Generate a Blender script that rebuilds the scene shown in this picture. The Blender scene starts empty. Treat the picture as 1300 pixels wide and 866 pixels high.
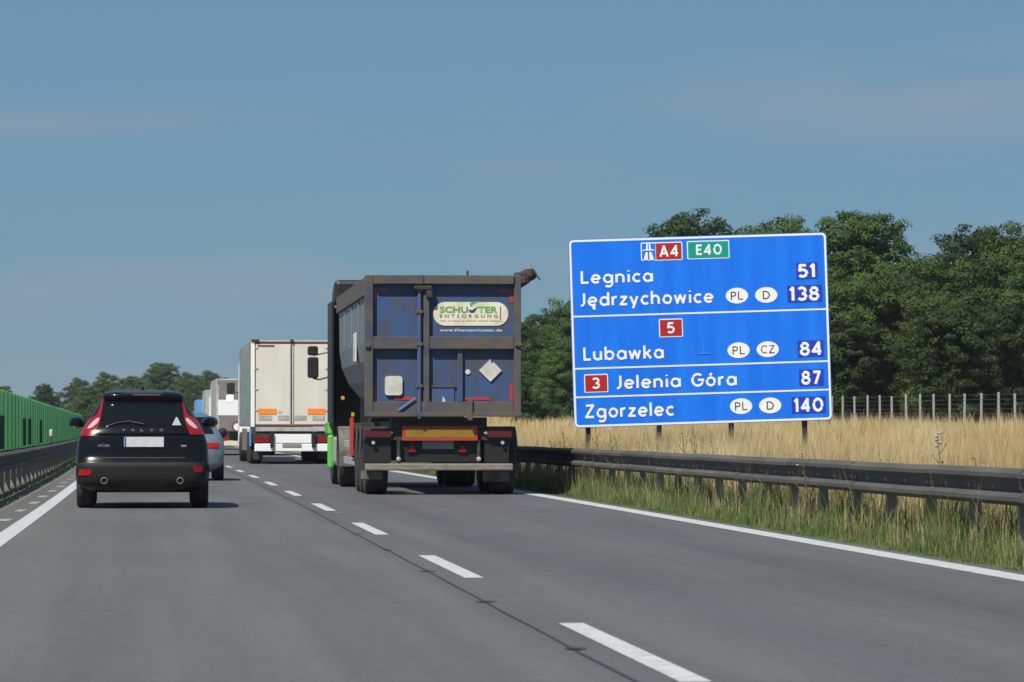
import bpy, bmesh, math, random
import numpy as np
from mathutils import Vector, Matrix
R = math.radians
random.seed(7); rng = np.random.default_rng(11)
scene = bpy.context.scene
COL = scene.collection

# ------------------------------------------------------------------ camera, sky, sun
F = 5093.0; HC = 1.08; YAW = math.atan(450 / F); PITCH = math.atan(112 / F)
cam_d = bpy.data.cameras.new('camera'); cam = bpy.data.objects.new('camera', cam_d); COL.objects.link(cam)
cam_d.sensor_width = 36.0; cam_d.lens = 36.0 * F / 1300.0
cam_d.clip_start = 0.5; cam_d.clip_end = 20000
cam.location = (0, 0, HC); cam.rotation_euler = (math.pi / 2 + PITCH, 0, -YAW)
cam_d.dof.use_dof = True; cam_d.dof.focus_distance = 76; cam_d.dof.aperture_fstop = 11
scene.camera = cam

SUN_EL, SUN_AZ = R(51), R(36)          # azimuth: from behind the camera towards the left
w = bpy.data.worlds.new('World'); scene.world = w; w.use_nodes = True
nt = w.node_tree; nt.nodes.clear()
sky = nt.nodes.new('ShaderNodeTexSky'); sky.sky_type = 'NISHITA'; sky.sun_disc = False
sky.sun_elevation = SUN_EL; sky.sun_rotation = math.pi + SUN_AZ
sky.altitude = 0; sky.air_density = 1.0; sky.dust_density = 0.3; sky.ozone_density = 5.0
bg = nt.nodes.new('ShaderNodeBackground'); bg.inputs['Strength'].default_value = 0.062
outw = nt.nodes.new('ShaderNodeOutputWorld')
tint = nt.nodes.new('ShaderNodeMix'); tint.data_type = 'RGBA'; tint.blend_type = 'MULTIPLY'; tint.inputs['Factor'].default_value = 1.0
tint.inputs[7].default_value = (0.48, 0.74, 0.96, 1)
tc = nt.nodes.new('ShaderNodeTexCoord'); mp = nt.nodes.new('ShaderNodeMapping'); mp.inputs['Scale'].default_value = (4, 4, 30); mp.inputs['Location'].default_value = (4.62, 1, 1.1)
ns = nt.nodes.new('ShaderNodeTexNoise'); ns.inputs['Scale'].default_value = 1.1; ns.inputs['Detail'].default_value = 4
rp = nt.nodes.new('ShaderNodeValToRGB'); rp.color_ramp.elements[0].position = 0.5; rp.color_ramp.elements[1].position = 0.8
rp.color_ramp.elements[1].color = (0.85, 0.85, 0.85, 1)
cl = nt.nodes.new('ShaderNodeMix'); cl.data_type = 'RGBA'; cl.inputs[7].default_value = (4.3, 4.75, 5.5, 1)
hz = nt.nodes.new('ShaderNodeMix'); hz.data_type = 'RGBA'; hz.inputs[0].default_value = 0.6; hz.inputs[7].default_value = (2.3, 4.2, 6.0, 1)
L = nt.links.new
L(sky.outputs[0], tint.inputs[6]); L(tc.outputs['Generated'], mp.inputs[0]); L(mp.outputs[0], ns.inputs['Vector'])
L(ns.outputs['Fac'], rp.inputs[0]); L(rp.outputs[0], cl.inputs[0]); L(tint.outputs[2], hz.inputs[6]); L(hz.outputs[2], cl.inputs[6])
L(cl.outputs[2], bg.inputs[0]); L(bg.outputs[0], outw.inputs[0])

sd = bpy.data.lights.new('sun', 'SUN'); sd.energy = 5.0; sd.angle = R(0.6); sd.color = (1.0, 0.95, 0.86)
sun = bpy.data.objects.new('sun', sd); COL.objects.link(sun)
dirv = Vector((math.cos(SUN_EL) * math.sin(SUN_AZ), math.cos(SUN_EL) * math.cos(SUN_AZ), -math.sin(SUN_EL)))
sun.rotation_euler = dirv.to_track_quat('-Z', 'Y').to_euler(); sun.location = (-20, -20, 40)
vs = scene.view_settings; vs.view_transform = 'Standard'; vs.look = 'None'; vs.exposure = 0.2; vs.gamma = 1.0
scene.render.engine = 'CYCLES'
scene.cycles.use_denoising = True; scene.cycles.max_bounces = 6; scene.cycles.transparent_max_bounces = 6
scene.cycles.sample_clamp_indirect = 4.0

# ------------------------------------------------------------------ helpers
def W(px, D):
    xc = (px - 650) / F * D
    return (D * math.sin(YAW) + xc * math.cos(YAW), D * math.cos(YAW) - xc * math.sin(YAW))
def H(py, D): return HC + (545 - py) / F * D

def shift(y):                          # gentle left bend of the motorway
    if y < 48: return 0.0
    if y < 124: return -5.4e-5 * (y - 48) ** 2
    return -5.4e-5 * 76 ** 2 - 0.0082 * (y - 124)

def mat(name, col, rough=0.6, metal=0.0, col2=None, scale=4.0, lo=0.4, hi=0.65, stretch=(1, 1, 1), bump=0.0, bscale=60,
        coat=0.0, spec=0.5, emit=None, detail=5, trans=0.0, vary=0.0, attr=None):
    m = bpy.data.materials.new(name); m.use_nodes = True
    t = m.node_tree; n = t.nodes; p = n['Principled BSDF']; lk = t.links.new
    p.inputs['Roughness'].default_value = rough; p.inputs['Metallic'].default_value = metal
    p.inputs['Coat Weight'].default_value = coat; p.inputs['Coat Roughness'].default_value = 0.05
    p.inputs['Specular IOR Level'].default_value = spec
    p.inputs['Base Color'].default_value = (*col, 1)
    co = n.new('ShaderNodeTexCoord'); last = None
    if col2:
        mpn = n.new('ShaderNodeMapping'); mpn.inputs['Scale'].default_value = stretch; lk(co.outputs['Object'], mpn.inputs[0])
        nz = n.new('ShaderNodeTexNoise'); nz.inputs['Scale'].default_value = scale; nz.inputs['Detail'].default_value = detail
        lk(mpn.outputs[0], nz.inputs['Vector'])
        r = n.new('ShaderNodeValToRGB'); r.color_ramp.elements[0].position = lo; r.color_ramp.elements[1].position = hi
        r.color_ramp.elements[0].color = (*col, 1); r.color_ramp.elements[1].color = (*col2, 1)
        lk(nz.outputs['Fac'], r.inputs[0]); last = r.outputs[0]
        if attr:
            at = n.new('ShaderNodeAttribute'); at.attribute_name = attr; lk(at.outputs['Fac'], r.inputs[0])
        if vary:
            oi = n.new('ShaderNodeObjectInfo'); hs = n.new('ShaderNodeHueSaturation')
            mr = n.new('ShaderNodeMapRange'); mr.inputs[3].default_value = 1 - vary; mr.inputs[4].default_value = 1 + vary
            mh = n.new('ShaderNodeMapRange'); mh.inputs[3].default_value = 0.5 - vary * 0.09; mh.inputs[4].default_value = 0.5 + vary * 0.05
            lk(oi.outputs['Random'], mr.inputs[0]); lk(oi.outputs['Random'], mh.inputs[0])
            lk(mr.outputs[0], hs.inputs['Value']); lk(mh.outputs[0], hs.inputs['Hue']); lk(last, hs.inputs['Color']); last = hs.outputs[0]
        lk(last, p.inputs['Base Color'])
    if bump:
        nb = n.new('ShaderNodeTexNoise'); nb.inputs['Scale'].default_value = bscale; nb.inputs['Detail'].default_value = 3
        lk(co.outputs['Object'], nb.inputs['Vector'])
        b = n.new('ShaderNodeBump'); b.inputs['Strength'].default_value = bump; b.inputs['Distance'].default_value = 0.01
        lk(nb.outputs['Fac'], b.inputs['Height']); lk(b.outputs[0], p.inputs['Normal'])
    if emit:
        p.inputs['Emission Color'].default_value = (*emit[:3], 1); p.inputs['Emission Strength'].default_value = emit[3]
    if trans:
        tr = n.new('ShaderNodeBsdfTranslucent'); mx = n.new('ShaderNodeMixShader'); mx.inputs[0].default_value = trans
        if last: lk(last, tr.inputs[0])
        else: tr.inputs[0].default_value = (*col, 1)
        lk(p.outputs[0], mx.inputs[1]); lk(tr.outputs[0], mx.inputs[2]); lk(mx.outputs[0], n['Material Output'].inputs[0])
    return m

def link(name, me, m=None, parent=None, loc=None):
    if m: me.materials.append(m)
    o = bpy.data.objects.new(name, me); COL.objects.link(o)
    if parent: o.parent = parent
    if loc: o.location = loc
    return o
def tag(o, label=None, cat=None, group=None, kind=None):
    if label: o['label'] = label
    if cat: o['category'] = cat
    if group: o['group'] = group
    if kind: o['kind'] = kind
    return o
def thing(name, loc, label, cat, group=None, rz=0, ry=0):
    o = bpy.data.objects.new(name, None); COL.objects.link(o); o.empty_display_size = 0.3
    o.location = loc; o.rotation_euler = (0, ry, rz)
    return tag(o, label, cat, group)

class MB:
    def __init__(s): s.v = []; s.f = []
    def add(s, vs, fs):
        k = len(s.v); s.v += [tuple(q) for q in vs]; s.f += [tuple(i + k for i in f) for f in fs]; return s
    def box(s, x0, x1, y0, y1, z0, z1):
        return s.add([(x0,y0,z0),(x1,y0,z0),(x1,y1,z0),(x0,y1,z0),(x0,y0,z1),(x1,y0,z1),(x1,y1,z1),(x0,y1,z1)],
              [(0,3,2,1),(4,5,6,7),(0,1,5,4),(1,2,6,5),(2,3,7,6),(3,0,4,7)])
    def prism(s, poly, a0, a1, axis='y'):      # poly in (x,z) for axis y, (y,z) for axis x, (x,y) for axis z
        n = len(poly)
        def P(q, a): return (q[0], a, q[1]) if axis == 'y' else ((a, q[0], q[1]) if axis == 'x' else (q[0], q[1], a))
        ar = sum(poly[i][0]*poly[(i+1)%n][1]-poly[(i+1)%n][0]*poly[i][1] for i in range(n))
        if (ar > 0) != (axis != 'y'): pass
        else: poly = poly[::-1] if axis == 'y' else poly
        vs = [P(q, a0) for q in poly] + [P(q, a1) for q in poly]
        fs = [tuple(range(n))[::-1], tuple(range(n, 2*n))] + [(i, (i+1)%n, n+(i+1)%n, n+i) for i in range(n)]
        return s.add(vs, fs)
    def tube(s, pts, r, n=8):
        pts = [Vector(p) for p in pts]; rs = r if isinstance(r, (list, tuple)) else [r]*len(pts)
        vs = []; fs = []
        for i, p in enumerate(pts):
            d = (pts[min(i+1, len(pts)-1)] - pts[max(i-1, 0)]).normalized()
            a = d.cross(Vector((0, 0, 1)) if abs(d.z) < 0.9 else Vector((1, 0, 0))).normalized(); b = d.cross(a)
            vs += [p + (a*math.cos(2*math.pi*k/n) + b*math.sin(2*math.pi*k/n))*rs[i] for k in range(n)]
        for i in range(len(pts)-1):
            fs += [(i*n+k, i*n+(k+1)%n, (i+1)*n+(k+1)%n, (i+1)*n+k) for k in range(n)]
        fs += [tuple(range(n))[::-1], tuple((len(pts)-1)*n+k for k in range(n))]
        return s.add(vs, fs)
    def lathe(s, prof, c, axis='x', n=28):      # prof: (radius, axial)
        vs = []; fs = []
        for r, a in prof:
            for k in range(n):
                u, v = r*math.cos(2*math.pi*k/n), r*math.sin(2*math.pi*k/n)
                vs.append((c[0]+a, c[1]+u, c[2]+v) if axis == 'x' else ((c[0]+u, c[1]+a, c[2]+v) if axis == 'y' else (c[0]+u, c[1]+v, c[2]+a)))
        for i in range(len(prof)-1):
            fs += [(i*n+k, i*n+(k+1)%n, (i+1)*n+(k+1)%n, (i+1)*n+k) for k in range(n)]
        fs += [tuple(range(n)), tuple((len(prof)-1)*n+k for k in range(n))]
        return s.add(vs, fs)
    def build(s, name, m, parent=None, bevel=0, smooth=False, loc=None, seg=2):
        me = bpy.data.meshes.new(name); me.from_pydata(s.v, [], s.f)
        bm = bmesh.new(); bm.from_mesh(me)
        bmesh.ops.recalc_face_normals(bm, faces=bm.faces)
        if bevel:
            bmesh.ops.bevel(bm, geom=[e for e in bm.edges if len(e.link_faces) == 2 and e.calc_face_angle(0) > 0.5], offset=bevel, segments=seg, affect='EDGES', profile=0.5)
        bm.to_mesh(me); bm.free()
        if smooth: 
            me.polygons.foreach_set('use_smooth', [True]*len(me.polygons))
            me.set_sharp_from_angle(angle=R(38))
        return link(name, me, m, parent, loc)
def box(name, m, parent, x0, x1, y0, y1, z0, z1, bevel=0.006):
    return MB().box(x0, x1, y0, y1, z0, z1).build(name, m, parent, bevel=bevel)
def rrect(x0, x1, z0, z1, r, n=5):
    out = []
    for cx, cz, a in ((x1-r, z0+r, -90), (x1-r, z1-r, 0), (x0+r, z1-r, 90), (x0+r, z0+r, 180)):
        out += [(cx + r*math.cos(R(a+90*k/n)), cz + r*math.sin(R(a+90*k/n))) for k in range(n+1)]
    return out
def ell(cx, cz, rx, rz, n=28): return [(cx+rx*math.cos(2*math.pi*k/n), cz+rz*math.sin(2*math.pi*k/n)) for k in range(n)]

_glyph = {}
def text_mesh(s, bold=0.0, spacing=1.0):
    cu = bpy.data.curves.new('lettering', 'FONT'); cu.body = s; cu.size = 1.0; cu.offset = bold; cu.space_character = spacing
    cu.resolution_u = 4; cu.fill_mode = 'FRONT'
    o = bpy.data.objects.new('lettering', cu); COL.objects.link(o)
    dg = bpy.context.evaluated_depsgraph_get(); me = bpy.data.meshes.new_from_object(o.evaluated_get(dg))
    bpy.data.objects.remove(o); bpy.data.curves.remove(cu)
    return me
_cap = [None]
def text(s, x0, x1, z0, cap, y, m, parent, bold=0.02, spacing=1.0, name='lettering', rot=0):
    """flat lettering facing -Y, baseline z0, cap height cap, fitted between x0 and x1"""
    if _cap[0] is None:
        h = text_mesh('H'); _cap[0] = max(v.co.y for v in h.vertices)
    me = text_mesh(s, bold, spacing)
    xs = [v.co.x for v in me.vertices]; a, b = min(xs), max(xs)
    sx = (x1-x0)/(b-a); sz = cap/(_cap[0]+bold)
    for v in me.vertices:
        v.co = (x0+(v.co.x-a)*sx, y, z0+v.co.y*sz)
    me.materials.clear()
    bm = bmesh.new(); bm.from_mesh(me)
    for f in bm.faces:
        if f.normal.y > 0: f.normal_flip()
    bm.to_mesh(me); bm.free()
    return link(name, me, m, parent)

def _arc(cx, cz, rx, a0, a1, rz=None, n=14):
    rz = rx if rz is None else rz
    return [(cx+rx*math.cos(R(a0+(a1-a0)*k/n)), cz+rz*math.sin(R(a0+(a1-a0)*k/n))) for k in range(n+1)]
_b = _arc(.36, .36, .28, 0, 360, n=20)
_e = _arc(.36, .36, .28, 0, 318, n=18) + []
_o = _arc(.40, .50, .32, 0, 360, .42, 22)
GLY = {'a': (.74, [_b, [(.65, .66), (.65, .05)]]), 'b': (.74, [_b, [(.08, 1.0), (.08, .05)]]), 'c': (.60, [_arc(.36, .36, .28, 48, 312)]),
 'd': (.74, [_b, [(.65, 1.0), (.65, .05)]]), 'e': (.72, [[(.10, .36)]+[(.64, .36)], _e]), 'ę': (.72, [[(.10, .36), (.64, .36)], _e, [(.50, .06), (.42, -.06), (.46, -.16), (.56, -.17)]]),
 'g': (.74, [_b, [(.65, .66), (.65, -.02)] + _arc(.38, -.02, .27, 0, -140, .22, 10)[1:]]), 'h': (.70, [[(.08, 1.0), (.08, .05)], [(.08, .34)] + _arc(.33, .38, .25, 180, 0, .26) + [(.58, .05)]]),
 'i': (.20, [[(.10, .66), (.10, .05)], [(.10, .85), (.10, .94)]]), 'k': (.62, [[(.08, 1.0), (.08, .05)], [(.52, .66), (.12, .32)], [(.24, .42), (.56, .05)]]), 'l': (.18, [[(.08, 1.0), (.08, .05)]]),
 'n': (.70, [[(.08, .68), (.08, .05)], [(.08, .34)] + _arc(.33, .38, .25, 180, 0, .26) + [(.58, .05)]]), 'o': (.72, [_b]), 'ó': (.72, [_b, [(.30, .80), (.44, .96)]]),
 'r': (.44, [[(.08, .68), (.08, .05)], [(.08, .36)] + _arc(.34, .38, .26, 180, 80, .26, 8)]), 'u': (.70, [[(.08, .68), (.08, .34)] + _arc(.33, .33, .25, 180, 360, .25) + [(.58, .68)], [(.58, .5), (.58, .05)]]),
 'w': (.92, [[(.05, .66), (.23, .08), (.44, .64), (.65, .08), (.83, .66)]]), 'y': (.66, [[(.05, .66), (.31, .08)], [(.58, .66), (.24, -.22)]]), 'z': (.58, [[(.06, .62), (.50, .62), (.06, .09), (.54, .09)]]),
 'L': (.56, [[(.08, .98), (.08, .09), (.54, .09)]]), 'J': (.44, [[(.34, .98), (.34, .30)] + _arc(.12, .30, .22, 0, -100, .22, 8)]), 'Z': (.70, [[(.08, .91), (.62, .91), (.07, .09), (.66, .09)]]),
 'G': (.86, [_arc(.44, .5, .38, 48, 360, .42, 20) + [(.46, .5)]]), 'P': (.60, [[(.08, .02), (.08, .92), (.30, .92)] + _arc(.30, .70, .24, 90, -90, .22, 10) + [(.08, .48)]]),
 'D': (.70, [[(.08, .08), (.08, .92), (.26, .92)] + _arc(.26, .5, .38, 90, -90, .42, 14) + [(.08, .08)]]), 'C': (.76, [_arc(.44, .5, .38, 48, 312, .42, 18)]),
 'A': (.80, [[(.06, .02), (.38, .95), (.70, .02)], [(.16, .30), (.60, .30)]]), 'E': (.60, [[(.54, .91), (.08, .91), (.08, .09), (.54, .09)], [(.08, .51), (.46, .51)]]),
 '0': (.76, [_o]), '1': (.36, [[(.02, .74), (.20, .94), (.20, .02)]]), '3': (.66, [_arc(.30, .70, .24, 150, -90, .22, 12), _arc(.30, .29, .28, 90, -150, .21, 12)]),
 '4': (.74, [[(.50, .02), (.50, .94), (.06, .28), (.66, .28)]]), '5': (.66, [[(.54, .91), (.16, .91), (.12, .52)] + _arc(.29, .33, .28, 118, -140, .25, 14)]),
 '7': (.64, [[(.06, .91), (.56, .91), (.22, .02)]]), '8': (.70, [_arc(.34, .71, .22, 0, 360, .20, 16), _arc(.34, .29, .27, 0, 360, .22, 18)]), ' ': (.45, [])}
def road_text(s, x0, x1, z0, cap, y, m, parent, r=.086, gap=.16, name='lettering'):
    """rounded constant-stroke road lettering: thin raised strokes facing -Y"""
    b = MB(); cur = 0; lo, hi = 1e9, -1e9; i = 0
    for ch in s:
        wd, strokes = GLY[ch]
        for st_ in strokes:
            run = [st_[0]]            # break strokes at sharp corners so that they keep their width
            for k in range(1, len(st_)):
                run.append(st_[k])
                if k < len(st_)-1:
                    a1 = Vector((st_[k][0]-st_[k-1][0], st_[k][1]-st_[k-1][1])); a2 = Vector((st_[k+1][0]-st_[k][0], st_[k+1][1]-st_[k][1]))
                    if a1.length and a2.length and a1.angle(a2) > .9:
                        e = a1.normalized()*r*.55; run[-1] = (run[-1][0]+e.x, run[-1][1]+e.y)
                        b.tube([(cur+px, -.04*i, pz) for px, pz in run], r, 8); i += 1
                        e = a2.normalized()*r*.55; run = [(st_[k][0]-e.x, st_[k][1]-e.y)]
            b.tube([(cur+px, -.04*i, pz) for px, pz in run], r, 8); i += 1
        cur += wd + gap; i = 0
    xs = [v[0] for v in b.v]; a, c = min(xs), max(xs); sx = (x1-x0)/(c-a)
    b.v = [(x0+(v[0]-a)*sx, y+v[1]*.025, z0+v[2]*cap) for v in b.v]
    return b.build(name, m, parent)

# ------------------------------------------------------------------ materials
M = {}
M['line'] = mat('road_paint', (0.47, 0.485, 0.50), 0.75, col2=(0.27, 0.275, 0.275), scale=11, lo=0.48, hi=0.74, bump=0.2)
M['tar'] = mat('tar_seal', (0.028, 0.03, 0.036), 0.5)
M['patch'] = mat('pale_concrete', (0.36, 0.34, 0.30), 0.9, col2=(0.2, 0.19, 0.17), scale=8)
M['soil'] = mat('verge_soil', (0.10, 0.085, 0.055), 0.95, col2=(0.07, 0.10, 0.035), scale=1.2, bump=0.6, bscale=8)
M['rail'] = mat('galvanised_rail', (0.062, 0.059, 0.056), 0.8, 0.0, col2=(0.092, 0.086, 0.080), scale=2.2, stretch=(1, .35, 3), vary=.14)
M['post'] = mat('galvanised_post', (0.23, 0.22, 0.205), 0.8, 0.0, col2=(0.17, 0.16, 0.145), scale=5)
M['bolt'] = mat('bolt_metal', (0.55, 0.54, 0.52), 0.4, 0.6)
M['green'] = mat('green_barrier_paint', (0.135, 0.44, 0.19), 0.6, col2=(0.11, 0.37, 0.16), scale=.8, stretch=(1, .5, .6), trans=.5, vary=.08)
M['dgreen'] = mat('dark_green_paint', (0.008, 0.055, 0.02), 0.8, spec=.1)
M['fpost'] = mat('fence_post', (0.35, 0.35, 0.34), 0.8, col2=(0.27, 0.27, 0.26), scale=5)
M['wire'] = mat('fence_wire', (0.13, 0.14, 0.15), 0.5, 0.5)
M['black'] = mat('black_plastic', (0.012, 0.012, 0.013), 0.5)
M['dark'] = mat('dark_chassis', (0.022, 0.022, 0.024), 0.7, col2=(0.045, 0.04, 0.035), scale=5)
M['tyre'] = mat('tyre_rubber', (0.022, 0.022, 0.023), 0.85, col2=(0.055, 0.052, 0.048), scale=6, lo=.45, hi=.8)
M['rim'] = mat('rim_metal', (0.30, 0.30, 0.31), 0.4, 0.8)
M['chrome'] = mat('chrome', (0.75, 0.76, 0.78), 0.18, 1.0)
M['glass'] = mat('dark_glass', (0.006, 0.008, 0.010), 0.06, spec=0.22)
M['paintblk'] = mat('black_car_paint', (0.004, 0.0042, 0.005), 0.22, coat=0.25, spec=0.25)
M['bumper'] = mat('grey_bumper_plastic', (0.015, 0.0155, 0.017), 0.6, spec=.25)
M['red'] = mat('red_lens', (0.24, 0.004, 0.008), 0.2, coat=0.4)
M['redbright'] = mat('bright_red_lens', (0.33, 0.008, 0.010), 0.2, coat=0.5)  # lens red, a brighter tone than the plain one
M['lamp'] = mat('clear_lens', (0.46, 0.34, 0.34), 0.2, coat=0.6)
M['dred'] = mat('dull_red_lens', (0.085, 0.010, 0.011), 0.4)
M['white'] = mat('white_paint', (0.80, 0.80, 0.78), 0.5)
M['plate'] = mat('number_plate_white', (0.56, 0.58, 0.60), 0.5, col2=(0.48, 0.50, 0.51), scale=14)
M['plateg'] = mat('number_plate_grey', (0.22, 0.23, 0.24), 0.6)
M['eu'] = mat('plate_blue', (0.01, 0.06, 0.30), 0.5)
M['silver'] = mat('blue_silver_car_paint', (0.20, 0.27, 0.33), 0.3, 0.55, coat=0.6)
RUST = (0.105, 0.085, 0.062)
M['tblue'] = mat('worn_blue_paint', (0.024, 0.078, 0.225), 0.6, col2=(.060, .060, .060), scale=1.7, lo=0.36, hi=0.70, stretch=(2.2, 1, .7), bump=.5, bscale=3.5, detail=10)
M['trust'] = mat('grimy_brown_frame', (0.092, 0.080, 0.064), 0.8, col2=(0.03, 0.05, 0.10), scale=3.2, lo=0.44, hi=0.74, bump=.4, bscale=9, detail=10)
M['tside'] = mat('dusty_blue_side', (0.12, 0.18, 0.26), 0.5, col2=(0.15, 0.13, 0.10), scale=0.7, lo=.35, hi=.7, stretch=(1, .5, 1), detail=7)
M['trod'] = mat('blue_locking_rod', (0.026, 0.085, 0.26), 0.6, col2=(.09, .08, .07), scale=4, lo=.35, hi=.7)
M['tape'] = mat('red_reflective_tape', (0.42, 0.03, 0.04), 0.5, col2=RUST, scale=7, lo=.55, hi=.85)
M['cream'] = mat('cream_label', (0.72, 0.68, 0.54), 0.5, col2=(0.58, 0.55, 0.42), scale=5)
M['lgreen'] = mat('logo_green', (0.09, 0.34, 0.10), 0.6)
M['lgrey'] = mat('logo_grey', (0.16, 0.14, 0.14), 0.6)
M['lnavy'] = mat('logo_navy', (0.015, 0.035, 0.12), 0.6)
M['lrose'] = mat('logo_rose', (0.55, 0.42, 0.33), 0.6)
M['pale'] = mat('pale_plate', (0.60, 0.58, 0.53), 0.55, col2=(0.45, 0.43, 0.38), scale=6)
M['yelboard'] = mat('amber_reflector_board', (0.27, 0.15, 0.012), 0.5, col2=(0.20, 0.125, 0.015), scale=4)
M['redboard'] = mat('red_reflector_board', (0.40, 0.04, 0.02), 0.5)
M['flap'] = mat('grimy_mudflap', (0.16, 0.145, 0.125), 0.85, col2=(0.07, 0.065, 0.06), scale=4)
M['bar'] = mat('grimy_bumper_bar', (0.17, 0.145, 0.125), 0.7, col2=(0.24, 0.21, 0.18), scale=4, stretch=(1, 1, 4))
M['cabgreen'] = mat('bright_green_cab_paint', (0.10, 0.46, 0.06), 0.45, coat=0.2)
M['amber'] = mat('amber_lens', (0.55, 0.30, 0.04), 0.4)
M['rwhite'] = mat('cream_white_trailer', (0.66, 0.63, 0.55), 0.5, col2=(0.58, 0.55, 0.47), scale=0.9, stretch=(2, 1, .4), detail=6)
M['rside'] = mat('grey_trailer_side', (0.27, 0.28, 0.29), 0.5, col2=(0.20, 0.21, 0.22), scale=1.0, stretch=(1, .3, 2))
M['maroon'] = mat('maroon_seal', (0.20, 0.045, 0.04), 0.6)
M['orange'] = mat('orange_reflector', (0.85, 0.24, 0.02), 0.5)
M['grey'] = mat('light_grey_metal', (0.42, 0.42, 0.41), 0.5, col2=(0.30, 0.30, 0.29), scale=4)
M['midgrey'] = mat('mid_grey_metal', (0.16, 0.155, 0.15), 0.6, col2=(0.22, 0.20, 0.18), scale=2)
M['taupe'] = mat('taupe_panel', (0.22, 0.20, 0.18), 0.7, col2=(0.17, 0.15, 0.13), scale=3)
M['vblue'] = mat('light_blue_van', (0.10, 0.30, 0.62), 0.45)
M['sblue'] = mat('sign_blue_sheeting', (0.010, 0.150, 0.76), 0.35, col2=(0.014, 0.195, 0.84), scale=1.1, stretch=(3.5, 1, .35), lo=.38, hi=.72, spec=.3)  # paler streaks mixed into the blue imitate a faint reflective sheen
M['sdblue'] = mat('sign_patch_blue', (0.012, 0.045, 0.46), 0.4)
M['swhite'] = mat('sign_white', (0.78, 0.80, 0.82), 0.4)
M['sred'] = mat('sign_red', (0.40, 0.015, 0.02), 0.4)
M['sgreen'] = mat('sign_green', (0.0, 0.30, 0.22), 0.4)
M['sblack'] = mat('sign_black', (0.01, 0.01, 0.012), 0.5)
M['sghost'] = mat('sign_faded_mark', (0.03, 0.24, 0.86), 0.4)
M['sback'] = mat('sign_back_aluminium', (0.38, 0.38, 0.38), 0.5, 0.4)
M['bark'] = mat('bark', (0.05, 0.04, 0.03), 0.9, col2=(0.08, 0.065, 0.05), scale=3)
def leafmat(name, a, b): return mat(name, a, 0.6, col2=b, scale=0.45, lo=0.35, hi=0.65, trans=0.28, vary=0.14, spec=.2)
M['leafA'] = leafmat('leaf_mid_green', (0.042, 0.082, 0.018), (0.070, 0.116, 0.026))
M['leafB'] = leafmat('leaf_dark_green', (0.026, 0.056, 0.017), (0.042, 0.078, 0.022))
M['leafC'] = leafmat('leaf_yellow_green', (0.058, 0.102, 0.023), (0.082, 0.132, 0.031))
M['dry'] = mat('dry_field_grass', (0.44, 0.33, 0.14), 0.8, col2=(0.70, 0.57, 0.34), trans=0.25, attr='tint', lo=0.0, hi=1.0, spec=.2)
M['verge'] = mat('green_verge_grass', (0.105, 0.165, 0.050), 0.8, col2=(0.46, 0.38, 0.20), trans=0.25, attr='tint', lo=0.2, hi=1.0, spec=.2)
M['weed'] = mat('weed_stem', (0.09, 0.10, 0.045), 0.8, col2=(0.13, 0.11, 0.07), scale=6)
M['chic'] = mat('blue_flower', (0.30, 0.30, 0.42), 0.7)

# road: lanes differ in wear, fine aggregate, long streaks
def road_mat():
    m = bpy.data.materials.new('motorway_surface'); m.use_nodes = True
    t = m.node_tree; n = t.nodes; lk = t.links.new; p = n['Principled BSDF']
    p.inputs['Roughness'].default_value = 0.8; p.inputs['Specular IOR Level'].default_value = 0.3
    at = n.new('ShaderNodeAttribute'); at.attribute_name = 'lane'
    r = n.new('ShaderNodeValToRGB'); e = r.color_ramp.elements
    e[0].position = 0.0; e[0].color = (0.1138, 0.1135, 0.1064, 1); e[1].position = 1.0; e[1].color = (0.1152, 0.1154, 0.1098, 1)
    for pos, c in ((.06, (0.1222, 0.1241, 0.1198)), (.12, (0.1235, 0.1267, 0.1239)), (.2, (0.1092, 0.1135, 0.1131)), (.28, (0.1222, 0.1261, 0.1239)), (.37, (0.1092, 0.1135, 0.1131)), (.455, (0.1203, 0.1241, 0.1225)), (.472, (0.1040, 0.1056, 0.1077)),
                   (.55, (0.1152, 0.1162, 0.1209)), (.62, (0.0968, 0.0983, 0.1058)), (.72, (0.1122, 0.1139, 0.1193)), (.82, (0.0953, 0.0967, 0.1042)), (.93, (0.1122, 0.1131, 0.1170))):
        q = e.new(pos); q.color = (*c, 1)
    lk(at.outputs['Fac'], r.inputs[0])
    co = n.new('ShaderNodeTexCoord')
    def noise(sc, st, det):
        a = n.new('ShaderNodeMapping'); a.inputs['Scale'].default_value = st; lk(co.outputs['Object'], a.inputs[0])
        b = n.new('ShaderNodeTexNoise'); b.inputs['Scale'].default_value = sc; b.inputs['Detail'].default_value = det; lk(a.outputs[0], b.inputs['Vector']); return b.outputs['Fac']
    def mul(prev, fac, lo, hi):
        mr = n.new('ShaderNodeMapRange'); mr.inputs[1].default_value = .3; mr.inputs[2].default_value = .7; mr.inputs[3].default_value = lo; mr.inputs[4].default_value = hi; lk(fac, mr.inputs[0])
        mx = n.new('ShaderNodeMix'); mx.data_type = 'RGBA'; mx.blend_type = 'MULTIPLY'; mx.inputs[0].default_value = 1
        lk(prev, mx.inputs[6]); lk(mr.outputs[0], mx.inputs[7]); return mx.outputs[2]
    c = mul(r.outputs[0], noise(70, (1, .45, 1), 5), .72, 1.16)
    c = mul(c, noise(9, (1.5, .22, 1), 4), .93, 1.05)
    c = mul(c, noise(1.3, (2.4, .06, 1), 6), .88, 1.07)
    c = mul(c, noise(.5, (1, .25, 1), 6), .89, 1.06)
    lk(c, p.inputs['Base Color'])
    b = n.new('ShaderNodeBump'); b.inputs['Strength'].default_value = .35; b.inputs['Distance'].default_value = .004
    lk(noise(120, (1, 1, 1), 3), b.inputs['Height']); lk(b.outputs[0], p.inputs['Normal'])
    return m
M['road'] = road_mat()

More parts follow.
